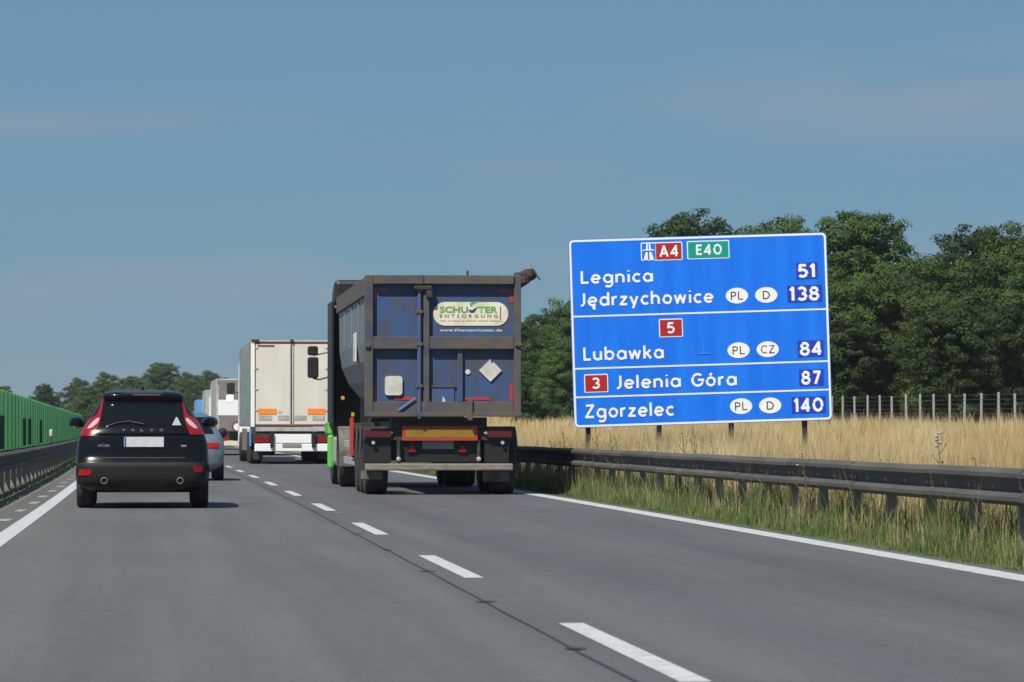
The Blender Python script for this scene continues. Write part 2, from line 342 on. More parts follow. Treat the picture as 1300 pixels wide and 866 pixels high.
# ------------------------------------------------------------------ ground
def terrain(x, y):
    s = np.clip((x - 8.5) / 18, 0, 1); s = s*s*(3-2*s)
    z = -0.035 + s * (0.42 + 0.014*np.clip(x-26, 0, 60) + 0.0042*np.clip(y-130, 0, 500))
    return z
def strip_sheet(name, xs, ys, zf, m, kind=None, parent=None, follow=True, lane=None):
    X = []; fs = []
    for y in ys:
        for x in xs:
            xx = x + (shift(y) if follow else 0); X.append((xx, y, zf(x, y)))
    nx = len(xs)
    for j in range(len(ys)-1):
        for i in range(nx-1): fs.append((j*nx+i, j*nx+i+1, (j+1)*nx+i+1, (j+1)*nx+i))
    me = bpy.data.meshes.new(name); me.from_pydata(X, [], fs)
    if lane:
        a = me.attributes.new('lane', 'FLOAT', 'POINT'); a.data.foreach_set('value', [lane(x) for y in ys for x in xs])
    o = link(name, me, m, parent)
    if kind: tag(o, kind=kind)
    return o
gx = [-6000, -1500, -400, -120, -40, -12, -4, 3, 7, 8.5, 11, 14, 18, 22, 26, 30, 40, 55, 80, 120, 400, 1500, 6000]
gy = [-300, -20, 20, 60, 100, 130, 160, 200, 250, 300, 380, 460, 560, 640, 900, 2000, 9000]
M['ground'] = mat('field_ground', (0.30, 0.23, 0.10), 0.95, col2=(0.22, 0.17, 0.07), scale=.4, bump=.4, bscale=6)
g = strip_sheet('ground', gx, gy, lambda x, y: float(terrain(np.float64(x), np.float64(y))), M['ground'], 'structure', follow=False)
tag(g, 'dry straw coloured field ground')
ry = list(np.arange(-30, 420, 6.0)) + [480, 600, 900]
EL, ER, DC, JX = -1.53, 6.24, 2.29, 2.04       # edge lines, dashes, tar joint
rx = [-2.05, EL, -.6, .3, 1.2, 2.0, 2.09, 3.2, 4.2, 5.2, ER, 6.52]
road = strip_sheet('road', rx, ry, lambda x, y: 0.0, M['road'], 'structure', lane=lambda x: (x + 2.05) / 8.57)
tag(road, 'grey two lane motorway carriageway with worn wheel tracks')
M['shoulder'] = mat('gritty_shoulder', (0.16, 0.145, 0.12), 0.9, col2=(0.10, 0.10, 0.075), scale=5, bump=.5, bscale=25)
for nm, xs in (('verge_left', [-5.6, -3.2, -2.0]), ('verge_right', [6.48, 7.0, 8.6])):
    v = strip_sheet(nm, xs, ry, lambda x, y: -0.012 if abs(x-2.2) < 4.4 else -0.02, M['soil'], 'structure')
sh = strip_sheet('shoulder_strip', [-2.38, -2.03], ry, lambda x, y: -0.004, M['shoulder'], 'structure')
def ribbon(name, x, wdt, y0, y1, m, z=0.004, step=4, taper=0):
    ys = list(np.arange(y0, y1, step)) + [y1]
    me = bpy.data.meshes.new(name); vs = []; fs = []
    for y in ys: vs += [(x - wdt/2 + shift(y), y, z), (x + wdt/2 + shift(y), y, z)]
    fs = [(2*i, 2*i+1, 2*i+3, 2*i+2) for i in range(len(ys)-1)]
    me.from_pydata(vs, [], fs); return link(name, me, m, road)
ribbon('edge_line', EL, 0.20, -30, 420, M['line']); ribbon('edge_line', ER, 0.27, -30, 420, M['line'])
for k in range(-3, 26):
    yc = 31.6 + 12*k
    ribbon('lane_dash', DC, 0.14, yc - 2.6, yc + 2.6, M['line'], step=5.2)
# tar joint: slightly wandering thread with a short cross stroke at each slab joint
ys = np.arange(-20, 260, 1.35); vs = []; fs = []
for i, y in enumerate(ys):
    wv = 0.005*math.sin(i*1.9) + 0.006*math.sin(i*.37); hw = 0.007 + .004*abs(math.sin(i*2.3))
    vs += [(JX+wv-hw+shift(y), y, .004), (JX+wv+hw+shift(y), y, .004)]
fs = [(2*i, 2*i+1, 2*i+3, 2*i+2) for i in range(len(ys)-1)]
me = bpy.data.meshes.new('tar_joint'); me.from_pydata(vs, [], fs); link('tar_joint', me, M['tar'], road)
for k in range(40):
    y = 19.6 + 5.4*(k-3); s = shift(y); hw = .05+.025*random.random(); t = .085
    me = bpy.data.meshes.new('joint_mark')
    me.from_pydata([(JX-hw+s, y-t*.3, .008), (JX-.3*hw+s, y-t, .008), (JX+hw+s, y-t*.5, .008), (JX+hw*1.1+s, y+t*.4, .008), (JX+s, y+t, .008), (JX-hw+s, y+t*.5, .008)], [], [(0, 1, 2, 3, 4, 5)])
    link('joint_mark', me, M['tar'], road)
for k in range(22):
    y = 48 + 5.6*(k-4); s = shift(y); x = -1.80 + random.uniform(-.03, .03); a = .06+.03*random.random(); b = .6+.3*random.random()
    me = bpy.data.meshes.new('joint_patch')
    me.from_pydata([(x-a+s, y-b, .004), (x+a*.6+s, y-b*.9, .004), (x+a+s, y, .004), (x+a*.7+s, y+b, .004), (x-a*.8+s, y+b*.8, .004)], [], [(0, 1, 2, 3, 4)])
    link('joint_patch', me, M['patch'], road)
for (px, py) in ((655, 760), (430, 651), (60, 800), (250, 800)):
    v = py - 545; D = F*HC/v; x, y = W(px, D); a = .045; b = .14
    if px != 430: continue
    me = bpy.data.meshes.new('paint_fleck'); me.from_pydata([(x-a, y-b, .004), (x+a, y-b*.6, .004), (x+a*.6, y+b, .004), (x-a*1.1, y+b*.4, .004)], [], [(0, 1, 2, 3)])
    link('paint_fleck', me, M['patch'], road)

# ------------------------------------------------------------------ guardrails
def wprofile():        # (u outwards to traffic, z) one sheet with thickness
    pts = [(0, .755), (.03, .752), (.083, .715), (.083, .680), (.012, .640), (.004, .625), (.004, .575), (.012, .560), (.083, .520), (.083, .485), (.03, .448), (0, .445)]
    back = [(u-.006, z) for u, z in pts][::-1]
    return pts + back
def guardrail(name, label, x, side, y0, y1, post_dy, both=False, zoff=0.0):
    root = thing(name, (x, y0, 0), label, 'guardrail')
    prof = wprofile()
    n = int((y1-y0)/4)
    sides = (side, -side) if both else (side,)
    for sgn in sides:
        for k in range(n):
            ya, yb = k*4.0, k*4.0+4.06
            b = MB(); o = .005*(k % 2)
            b.add([(sgn*(u+.09+o)+shift(y0+ya), ya, z+zoff+o) for u, z in prof] + [(sgn*(u+.09+o)+shift(y0+yb), yb, z+zoff+o) for u, z in prof],
                  [(i, (i+1) % 24, 24+(i+1) % 24, 24+i) for i in range(24)] + [tuple(range(24)), tuple(range(24, 48))])
            rs = b.build('rail_section', M['rail'], root)
            bb = MB()
            for yy in (ya+.05, ya+.28, ya+1.35, ya+2.35, ya+3.35):
                bb.lathe([(.017, 0), (.015, sgn*.014)], (sgn*.094+shift(y0+ya), yy, .60+zoff), 'x', 8)
            if side == -1: tag(bb.build('rail_bolt', M['bolt'], rs), kind='stuff')
    me = None
    for k in range(int((y1-y0)/post_dy)+1):
        yy = k*post_dy+.6
        if me is None:
            b = MB(); b.prism([(-.045, -.05), (.045, -.05), (.045, -.037), (-.032, -.037), (-.032, .037), (.045, .037), (.045, .05), (-.045, .05)], -.2, .70+zoff, 'z')
            o = b.build('post', M['post'], root); me = o.data; o.location = (shift(y0+yy), yy, 0)
            b2 = MB().box(.0, .085, -.05, .05, .53+zoff, .67+zoff)
        else:
            o = link('post', me, None, root, (shift(y0+yy), yy, 0))
        MB().box(min(0, side*.09)+(.05 if side > 0 else 0), max(0, side*.09)-(.05 if side < 0 else 0), -.05, .05, .53+zoff, .67+zoff).build('spacer_block', M['post'], o)
    return root
guardrail('guardrail', 'dark grey steel guardrail in front of the dry field and the blue sign', 7.12, -1, 20, 128, 2.0)
guardrail('guardrail', 'dark double sided median guardrail below the green noise barrier', -2.62, 1, 36, 200, 3.2, both=True, zoff=-.06)

# ------------------------------------------------------------------ green noise barrier
nb = thing('noise_barrier', (-5.0, 92, 0), 'long bright green panelled noise barrier along the median at far left', 'noise barrier')
pm = {}
def barrier_panel():
    n = 20; ys = np.linspace(0, 4.9, 4*n+1); v = []; f = []
    for i, y in enumerate(ys):
        d = .018 if (i // 2) % 2 == 0 else 0.0
        v += [(d, y, .0), (d, y, 2.42)]
    for i in range(len(ys)-1): f.append((i*2, i*2+1, i*2+3, i*2+2))
    b = MB(); b.add(v, f); return b
first = None
for k in range(64):
    y = 5.0*k; s = shift(92+y)
    if first is None: o = barrier_panel().build('panel', M['green'], nb); first = o
    else: o = link('panel', first.data, None, nb)
    o.location = (s, y, random.uniform(-.01, .01))
    if k == 0: pp = MB().box(-.06, .10, -.09, .0, -.1, 2.47).build('post', M['green'], nb, bevel=.01)
    else: pp = link('post', pp.data, None, nb)
    pp.location = (s, y, 0)
for px in (10, 50, 58, 75):
    Y = 5.0*F/(200-px); k = Y-92
    MB().box(.06, .12, 0, 6.0 if px == 10 else 2.4, .4, 1.55).build('dark_slab', M['dgreen'], nb, bevel=.02, loc=(shift(Y), k, 0))  # dark green slab set low against the barrier panels
dl = thing('delineator_post', (*W(65, 112), 0), 'small brownish post with a pale round top behind the median guardrail', 'post')
MB().tube([(0, 0, -.1), (0, 0, .90)], .04).build('shaft', mat('brown_post', (.10, .055, .04), .8), dl)
MB().lathe([(.01, -.09), (.045, -.08), (.055, 0), (.045, .09), (.01, .11)], (0, 0, .97), 'z', 12).build('reflector_head', M['pale'], dl, smooth=True)

# ------------------------------------------------------------------ direction sign
SD = 80.0
TL, TR, BL = Vector((32, 72)), Vector((1050, 40)), Vector((57, 812))
sx_, sy_ = W(729, SD); SW = 329.2*SD/F; SH = 239.3*SD/F
SROLL = math.atan2(32, 1018)
sg = thing('direction_sign', (sx_, sy_, 0), 'large tilted blue motorway distance sign with white place names behind the guardrail', 'road sign', rz=-YAW*.55)
bz = H(543.5, SD)
sroot = sg
def S(cx, cy):           # zoom-crop coordinate -> (x along the sign, z up the sign)
    d = Vector((cx, cy)) - TL; u = TR - TL; v = BL - TL; det = u.x*v.y - u.y*v.x
    a = (d.x*v.y - d.y*v.x)/det; b = (u.x*d.y - u.y*d.x)/det
    return a*SW, (1-b)*SH
kx = SW/1018.5; kz = SH/741.0
sparts = []
def sp(o): sparts.append(o); return o
panel = sp(MB().prism(rrect(0, SW, 0, SH, .09), 0, .05).build('panel', M['sblue'], sg))
bd = MB(); A = rrect(.012, SW-.012, .012, SH-.012, .085); B = rrect(.052, SW-.052, .052, SH-.052, .055); n = len(A)
bd.add([(x, -.004, z) for x, z in A] + [(x, -.004, z) for x, z in B], [(i, (i+1) % n, n+(i+1) % n, n+i) for i in range(n)])
sp(bd.build('border', M['swhite'], panel))
for (ax, ay) in ((43, 375), (50, 580), (57, 692)):
    x, z = S(ax, ay); sp(MB().box(.053, SW-.053, -.004, -.001, z-.016, z+.016).build('divider_line', M['swhite'], panel))
def st(s, x0, x1, yb, cap, m='swhite', r=.088, yy=-.008):
    a, z = S(x0, yb); sp(road_text(s, a, a+(x1-x0)*kx, z, cap*kz, yy, M[m], panel, r))
st('Legnica', 82, 367, 247, 52); st('Jędrzychowice', 82, 606, 336, 54); st('Lubawka', 93, 410, 549, 54)
st('Jelenia Góra', 225, 698, 660, 54); st('Zgorzelec', 99, 450, 775, 55)
for s, x0, x1, yb, cap in (('51', 940, 1007, 220, 53), ('138', 905, 1024, 312, 55), ('84', 946, 1031, 527, 53), ('87', 952, 1031, 641, 53), ('140', 923, 1040, 750, 54)):
    st(s, x0, x1, yb, cap, r=.104)
    a, z = S(x0, yb); sp(MB().box(a-.04, a+(x1-x0)*kx+.05, -.005, -.001, z-.03, z+cap*kz+.03).build('number_patch', M['sdblue'], panel))
for s, cx, cy in (('PL', 697, 291), ('D', 813, 288), ('PL', 704, 506), ('CZ', 819, 502), ('PL', 714, 726), ('D', 829, 723)):
    a, z = S(cx, cy); o = sp(MB().prism(ell(a, z, 44*kx, 31*kz), -.005, -.001).build('country_oval', M['swhite'], panel))
    hw = (20 if s == 'D' else 24 if s == 'PL' else 27)*kx*(.7 if s == 'D' else 1)
    sp(road_text(s, a-hw, a+hw, z-17*kz, 34*kz, -.007, M['sblack'], panel, .055))
def sbox(x0, x1, cy, hz, m, s, tx0, tx1, cap):
    a, z = S((x0+x1)/2, cy); hw = (x1-x0)/2*kx
    sp(MB().prism(rrect(a-hw, a+hw, z-hz*kz, z+hz*kz, .025), -.004, -.001).build('route_badge', M['swhite'], panel))
    sp(MB().prism(rrect(a-hw+.02, a+hw-.02, z-hz*kz+.02, z+hz*kz-.02, .012), -.008, -.0045).build('route_badge', M[m], panel))
    if s: sp(road_text(s, a+tx0*kx, a+tx1*kx, z-cap/2*kz, cap*kz, -.0105, M['swhite'], panel, .092))
    return a, z
sbox(374, 482, 116, 36, 'sred', 'A4', -37, 36, 44)
sbox(500, 667, 110, 36, 'sgreen', 'E40', -48, 54, 42)
sbox(390, 484, 418, 36, 'sred', '5', -15, 15, 44)
sbox(96, 190, 636, 36, 'sred', '3', -16, 15, 44)
a, z = sbox(318, 378, 118, 36, 'sblue', None, 0, 0, 0)
mw = MB(); h = 34*kz
for sg_ in (-1, 1):
    mw.prism([(a+sg_*.018, z-h), (a+sg_*.105, z-h), (a+sg_*.06, z-.01), (a+sg_*.014, z-.01)], -.011, -.0085)
    mw.prism([(a+sg_*.012, z+.035), (a+sg_*.052, z+.035), (a+sg_*.036, z+h), (a+sg_*.008, z+h)], -.011, -.0085)
mw.prism([(a-.13, z+.012), (a-.10, z+.04), (a+.10, z+.04), (a+.13, z+.012), (a+.08, z+.02), (a-.08, z+.02)], -.0145, -.0118)
sp(mw.build('motorway_symbol', M['swhite'], panel))
gm = MB(); gx0, gz0 = S(565, 480)
for k in range(4):
    for q in (-1, 1):
        gm.prism([(gx0+q*.015, gz0-.14+k*.09), (gx0+q*(.13-.02*k), gz0-.04+k*.09), (gx0+q*(.09-.02*k), gz0-.09+k*.09)], -.005, -.002)
gm.prism([(gx0-.012, gz0-.2), (gx0+.012, gz0-.2), (gx0, gz0+.26)], -.008, -.0055)
gm.prism([(gx0-.12, gz0-.21), (gx0+.12, gz0-.21), (gx0+.08, gz0-.18), (gx0-.08, gz0-.18)], -.0115, -.0085)
sp(gm.build('faded_mark', M['sghost'], panel))
panel.rotation_euler = (0, -SROLL, 0); panel.location = (0, 0, bz)
for f in (.055, .33, .61, .895):
    x = SW*f*math.cos(SROLL); zt = bz + SW*f*math.sin(SROLL)
    MB().box(x-.05, x+.05, .09, .19, -.4, zt+SH*.95).build('post', M['dark'], sg, bevel=.006)
for fz in (.12, .5, .88):
    r = MB().box(.1, SW-.1, .052, .085, SH*fz-.04, SH*fz+.04).build('back_rail', M['sback'], panel)

# ------------------------------------------------------------------ wildlife fence
FX = 30.0
fe = thing('wire_fence', (FX, 118, 0), 'wire mesh field fence with pale concrete posts in front of the wood', 'fence')
me = None
fys = np.arange(0, 73, 2.96)
def fz(y): return float(terrain(np.float64(FX), np.float64(118+y)))
for y in fys:
    if me is None:
        o = MB().box(-.04, .04, -.04, .04, -.3, 1.88).build('post', M['fpost'], fe, bevel=.012); me = o.data
    else: o = link('post', me, None, fe)
    o.location = (random.uniform(-.03, .03), y, fz(y)+random.uniform(-.04, .04)); o.rotation_euler = (0, random.uniform(-.012, .012), 0)
for z in np.arange(.3, 2.0, .17):
    MB().tube([(-.07, y, z+fz(y)) for y in list(fys[::6])+[fys[-1]]], .005, 4).build('wire', M['wire'], fe)

# ------------------------------------------------------------------ trees
def make_crown(seed, n_lobes, n_leaf, wide, low, mname, size):
    r = np.random.default_rng(seed); P = []; 
    cents = []; rads = []
    for k in range(n_lobes):
        t = (k+.5)/n_lobes; z = low + (9.0-low)*(t**.85)
        env = wide*math.sin(math.pi*min(1, max(.05, (z-low+1.0)/(10.6-low))))**.65
        a = k*2.399 + r.uniform(-.5, .5); rr = env*math.sqrt(r.uniform(.12, 1))*.85
        cents.append((rr*math.cos(a), rr*math.sin(a), z)); rads.append(r.uniform(.75, 1.35)*(.75+.25*wide/3))
    cents = np.array(cents); rads = np.array(rads)
    nsub = 13; sd = r.normal(size=(n_lobes*nsub, 3)); sd[:, 2] += .25; sd /= np.linalg.norm(sd, axis=1)[:, None]
    lob = np.repeat(np.arange(n_lobes), nsub); srad = rads[lob]*r.uniform(.26, .50, n_lobes*nsub)
    sc = cents[lob] + sd*(rads[lob]*r.uniform(.7, 1.12, n_lobes*nsub))[:, None]*np.array([1.1, 1.1, .8])
    idx = r.choice(n_lobes*nsub, n_leaf, p=srad**2/np.sum(srad**2))
    d = r.normal(size=(n_leaf, 3)); d /= np.linalg.norm(d, axis=1)[:, None]
    pos = sc[idx] + d*(srad[idx]*r.random(n_leaf)**.4)[:, None]*np.array([1.25, 1.25, .68])
    d = d*.75 + sd[idx]*.55
    nrm = d + .42*r.normal(size=(n_leaf, 3)) + np.array([0, 0, .3]); nrm /= np.linalg.norm(nrm, axis=1)[:, None]
    t1 = np.cross(nrm, r.normal(size=(n_leaf, 3))); t1 /= np.linalg.norm(t1, axis=1)[:, None]; t2 = np.cross(nrm, t1)
    s = size*(.6+.8*r.random(n_leaf))[:, None]
    V = np.stack([pos-t1*s, pos-t2*s*.55, pos+t1*s, pos+t2*s*.55], 1).reshape(-1, 3)
    return V, cents
def quads_mesh(name, V):
    me = bpy.data.meshes.new(name); n = len(V)//4
    me.vertices.add(len(V)); me.vertices.foreach_set('co', V.astype(np.float32).ravel())
    me.loops.add(len(V)); me.loops.foreach_set('vertex_index', np.arange(len(V), dtype=np.int32))
    me.polygons.add(n); me.polygons.foreach_set('loop_start', np.arange(0, len(V), 4, dtype=np.int32))
    me.update(calc_edges=True); me.validate(); return me
def tree_proto(seed, n_lobes, n_leaf, wide, low, mname, size=.17):
    V, c = make_crown(seed, n_lobes, n_leaf, wide, low, mname, size)
    crown = quads_mesh('crown', V); crown.materials.append(M[mname])
    b = MB(); b.tube([(0, 0, -.6), (.05, 0, low*.6+.3), (-.05, .1, 5), (.05, 0, 8.2)], [.26, .2, .13, .03], 8)
    for k in range(0, len(c), 2):
        q = c[k]; z0 = max(.6, min(7, q[2]-1.4)); b.tube([(0, 0, z0), (q[0]*.5, q[1]*.5, (z0+q[2])/2+.1), tuple(q)], [.09, .06, .02], 5)
    o = b.build('trunk', M['bark'], None, smooth=True); tm = o.data; bpy.data.objects.remove(o)
    return crown, tm
protos = {'broad': tree_proto(1, 40, 58000, 3.4, 2.0, 'leafA', .085), 'tall': tree_proto(2, 36, 46000, 2.6, 2.0, 'leafB', .085),
          'full': tree_proto(3, 44, 62000, 3.7, 1.1, 'leafA', .085), 'pale': tree_proto(4, 36, 48000, 3.1, 1.6, 'leafC', .085),
          'bush': tree_proto(5, 28, 42000, 4.2, .6, 'leafB', .12)}
tcount = [0]
def tree(kind, px, ytop, D, label, group, zb=None, name='broadleaf_tree'):
    x, y = W(px, D); z0 = float(terrain(np.float64(x), np.float64(y))) if zb is None else zb
    h = H(ytop, D) - z0; s = h/9.9
    t = thing(name, (x, y, z0), label, 'tree', group, rz=random.uniform(0, 6.28)); t.scale = (s, s, s)
    c, k = protos[kind]; link('crown', c, None, t); link('trunk', k, None, t); tcount[0] += 1
    return t
GR = 'trees of the wood behind the fence'
for a in [('broad', 1095, 264, 232, 'tallest light-topped tree just right of the blue sign, rounded crown'),
          ('tall', 1238, 286, 236, 'tall dark tree at the far right with the uneven upper crown'),
          ('full', 1300, 284, 214, 'full crowned tree at the right edge of the picture'),
          ('full', 1185, 322, 222, 'lower spreading tree under the dip in the treetops at right'),
          ('tall', 879, 266, 258, 'dark narrow treetop rising above the upper left of the blue sign'),
          ('pale', 985, 281, 250, 'yellowish green treetop above the middle of the blue sign'),
          ('broad', 930, 296, 262, 'green tree mostly hidden behind the blue sign number badges'),
          ('pale', 1075, 355, 205, 'yellow green round tree beside the right edge of the sign'),
          ('full', 1140, 345, 206, 'mid green tree between the sign and the dip in the treetops'),
          ('pale', 1190, 375, 200, 'paler grey green tree low in front of the wood'),
          ('broad', 1262, 400, 196, 'wide low bushy tree behind the fence at right'),
          ('full', 1330, 330, 205, 'tree cut off by the right edge of the picture'),
          ('tall', 800, 340, 290, 'dark tree behind the left half of the sign'),
          ('full', 745, 372, 300, 'dark tree half covered by the left edge of the sign'),
          ('tall', 700, 392, 310, 'dark green tree between the blue truck and the sign'),
          ('pale', 712, 430, 285, 'yellow green bushy tree low between the truck and the sign'),
          ('full', 668, 402, 330, 'tree peeking out right behind the blue tipper trailer'),
          ('tall', 640, 420, 345, 'tree hidden behind the right edge of the tipper trailer'),
          ('full', 850, 350, 280, 'tree behind the centre of the blue sign'),
          ('tall', 1030, 320, 240, 'dark tree behind the right end of the blue sign')]:
    tree(*a, GR)
ORD = ('first', 'second', 'third', 'fourth', 'fifth', 'sixth', 'seventh', 'eighth', 'ninth', 'tenth', 'eleventh', 'twelfth', 'thirteenth', 'fourteenth')
for i, px in enumerate((1075, 1120, 1165, 1210, 1255, 1300)):
    X = 35 + 3*(i % 3); D = X*F/(px-200)
    tree('bush', px, 545-5093*(4.6+1.6*random.random())/D, D, ORD[i]+' dark undergrowth shrub right of the sign, behind the wire fence', 'undergrowth along the wood', name='shrub')
for i, px in enumerate((672, 706, 735)):
    tree('bush', px, 462-8*i, 290, ORD[i]+' dark undergrowth shrub right of the blue truck, below the trees', 'undergrowth left of the sign', name='shrub')
for i, px in enumerate((1075, 1150, 1225, 1300)):   # dark inner wood closing the gaps
    X = 56 + 4*(i % 2); D = X*F/(px-200)
    tree('bush', px, 350, D, ORD[i]+' dark inner tree right of the sign, deep in the wood', 'inner trees of the wood')
GL = 'distant trees beyond the green barrier'
for a in [('tall', 57, 487, 560, 'small dark isolated tree above the green barrier'),
          ('pale', 97, 481, 600, 'round tree right of the isolated dark tree above the barrier'),
          ('pale', 133, 474, 620, 'broad distant tree above the left end of the car roof'),
          ('broad', 166, 476, 640, 'distant tree directly above the black car roof'),
          ('broad', 208, 459, 620, 'tallest distant tree right of the black car roof'),
          ('pale', 238, 474, 650, 'distant tree between the tallest one and the far lorries'),
          ('pale', 262, 472, 640, 'yellowish distant tree just left of the far grey lorry'),
          ('full', 290, 480, 700, 'distant tree behind the far grey lorry'),
          ('broad', 2, 489, 540, 'treetop barely showing over the barrier at the left edge'),
          ('full', 330, 478, 720, 'distant tree behind the white trailer'), ('pale', 185, 484, 600, 'lower tree filling in behind the black car roof'),
          ('full', 115, 490, 560, 'low bushy tree behind the black car left pillar'), ('pale', 225, 490, 580, 'low bushy tree above the right shoulder of the black car'),
          ('full', 150, 490, 570, 'low bushy tree hidden behind the black car'), ('full', 272, 494, 600, 'low bushy tree left of the far lorry')]:
    tree(*a, GL, zb=0)
# ------------------------------------------------------------------ grass
def blades(name, P, hgt, wid, tint, m, lean=.35, parent=None):
    n = len(P); a = rng.uniform(0, 2*np.pi, n); side = np.stack([np.cos(a), np.sin(a), 0*a], 1)
    b = rng.uniform(0, 2*np.pi, n); ln = np.stack([np.cos(b), np.sin(b), 0*b], 1)*(hgt*lean*rng.random(n))[:, None]
    up = np.zeros((n, 3)); up[:, 2] = hgt; hw = (wid/2)[:, None]
    mid = P + up*.55 + ln*.3; tip = P + up + ln
    V = np.stack([P-side*hw, P+side*hw, mid+side*hw*.75, mid-side*hw*.75, tip], 1).reshape(-1, 3)
    k = np.arange(n)*5
    loops = np.stack([k, k+1, k+2, k+3, k+3, k+2, k+4], 1).ravel().astype(np.int32)
    starts = np.stack([np.arange(n)*7, np.arange(n)*7+4], 1).ravel().astype(np.int32)
    me = bpy.data.meshes.new(name); me.vertices.add(len(V)); me.vertices.foreach_set('co', V.astype(np.float32).ravel())
    me.loops.add(len(loops)); me.loops.foreach_set('vertex_index', loops)
    me.polygons.add(len(starts)); me.polygons.foreach_set('loop_start', starts)
    me.update(calc_edges=True)
    at = me.attributes.new('tint', 'FLOAT', 'POINT'); at.data.foreach_set('value', np.repeat(tint, 5).astype(np.float32))
    return link(name, me, m, parent)
def scatter(n, x0, x1, y0, y1, clump=.6, dens=None):
    c = int(n/14)+1; C = np.stack([rng.uniform(x0, x1, c), rng.uniform(y0, y1, c)], 1)
    k = rng.integers(0, c, n); P = C[k] + rng.normal(size=(n, 2))*.11
    m = rng.random(n) > clump; P[m] = np.stack([rng.uniform(x0, x1, m.sum()), rng.uniform(y0, y1, m.sum())], 1)
    return np.clip(P[:, 0], x0-.1, x1+.1), P[:, 1], rng.random(c)[k]
# verge right: short grass by the edge line, tall tangle at the rail
n = 140000; x, y, ct = scatter(n, 6.56, 8.5, 24, 135)
y = 24 + (y-24)*((y-24)/111)**.35
d2 = np.clip((x-6.66)/.38, 0, 1); pv = np.sin(y*1.7+2*np.sin(x*3))*np.sin(y*.63+1)+.6*np.sin(y*4.1+x*5)
hg = (.05 + .50*d2*(.35+rng.random(n)**2))*(.5+.7*ct)*np.clip(.88+.34*pv, np.where(x > 7.0, .8, .35), 1.45)
keep = rng.random(n) < np.clip(.8+.5*pv, np.where(x > 7.1, .6, .3), 1); x, y, ct, d2, pv, hg = (q[keep] for q in (x, y, ct, d2, pv, hg)); n = len(x)
P = np.stack([x+np.array([shift(q) for q in y]), y, np.full(n, -.03)], 1)
vg = blades('verge_grass', P, hg, .006+.008*rng.random(n), np.clip(.12+1.0*ct*d2*rng.random(n)+.32*(rng.random(n)-.3)-.12*pv, 0, 1), M['verge'], .5)
tag(vg, 'green roadside grass and weeds under the right guardrail', 'grass', kind='stuff')
n = 26000; x, y, ct = scatter(n, -4.9, -2.15, 40, 190)
P = np.stack([x+np.array([shift(q) for q in y]), y, np.full(n, -.03)], 1)
vl = blades('verge_grass', P, (.06+.26*rng.random(n))*np.where(x > -2.66, .30, 1.0), .010+.012*rng.random(n), np.clip(.2+.5*ct, 0, 1), M['verge'], .5)
tag(vl, 'grass and weeds under the left median guardrail', 'grass', kind='stuff')
# field
def field(n, y0, y1, xmax, hmul, wmul, pw=1.0):
    t = rng.random(n)**pw; y = y0 + (y1-y0)*t; x0 = 7.55; x1 = np.minimum(xmax, .225*y+2.0)
    x1 = np.maximum(x1, 8.6); x = x0 + (x1-x0)*rng.random(n)**1.25
    h = (.66+.36*rng.random(n)+.30*rng.random(n)**4)*hmul*(.9+.22*np.sin(x*.9+y*.21)*np.sin(y*.33))
    z = terrain(x, y)-.05
    return np.stack([x+np.array([shift(q) for q in y])*(x < 9), y, z], 1), h, wmul*(.006+.008*rng.random(n)), np.clip(.45+.28*np.sin(x*.6)*np.sin(y*.17+1)+.25*np.sin(x*2.1+y*.5)*np.sin(y*.9)+.8*(rng.random(n)-.5), 0, 1)
f1 = field(75000, 30, 85, 40, 1.0, 1.0); f2 = field(90000, 80, 165, 33, 1.05, 1.7); f3 = field(45000, 160, 420, 42, 1.1, 4.0)
P, hg, wd, tn = (np.concatenate([a[i] for a in (f1, f2, f3)]) for i in range(4))
fg = blades('field_grass', P, hg, wd, tn, M['dry'], .35); tag(fg, 'tall dry golden grass covering the field behind the guardrail', 'grass', kind='stuff')
# tall weeds with pale blue flowers
for i, (px, D, yt) in enumerate(((1192, 37, 550), (1240, 36, 582), (745, 66, 548), (757, 68, 542), (775, 62, 545), (783, 61, 556), (812, 60, 560), (868, 55, 548), (881, 54, 536), (905, 53, 560), (716, 70, 549), (700, 72, 560), (1020, 43, 575), (835, 58, 565))):
    x, y = W(px, D); h = H(yt, D)+.05
    names = ('rail beside the far right field', 'rail at the far right edge')
    o_ = sorted((745, 757, 775, 783, 812, 868, 881, 905, 716, 700, 1020, 835)); lab = ('tall weed with a pale flower head above the rail at right' if i == 0 else 'short weed stem with one flower at the right end of the rail' if i == 1 else ORD[o_.index(px)]+' thin weed stalk from the truck along the guardrail below the sign')
    t = thing('chicory_weed', (x, y, -.05), lab, 'weed', 'weed stalks below the sign' if i > 1 else None)
    b = MB(); b.tube([(0, 0, 0), (.03, 0, h*.5), (-.01, .02, h)], [.007, .006, .003], 5); fl = MB()
    for k in range(7):
        z = h*(.45+.52*k/7); a = k*2.4; q = (.10*math.cos(a)*(1.1-k*.1), .10*math.sin(a), z+.09)
        b.tube([(0, 0, z), (q[0]*.7, q[1]*.7, z+.05), q], [.004, .003, .002], 4)
        if k > 2 and (k+i) % 2 == 0: fl.lathe([(.004, -.004), (.020, 0), (.016, .008)], q, 'z', 7)
        else: b.lathe([(.004, -.01), (.011, 0), (.004, .012)], q, 'z', 6)
    if i == 0: [fl.lathe([(.006, -.012), (.019, 0), (.012, .012)], (-.01+.022*math.cos(k*2.1), .02, h-.03*k), 'z', 7) for k in range(5)]
    b.build('stem', M['weed'], t); tag(fl.build('flower', M['chic'], t), kind='stuff')

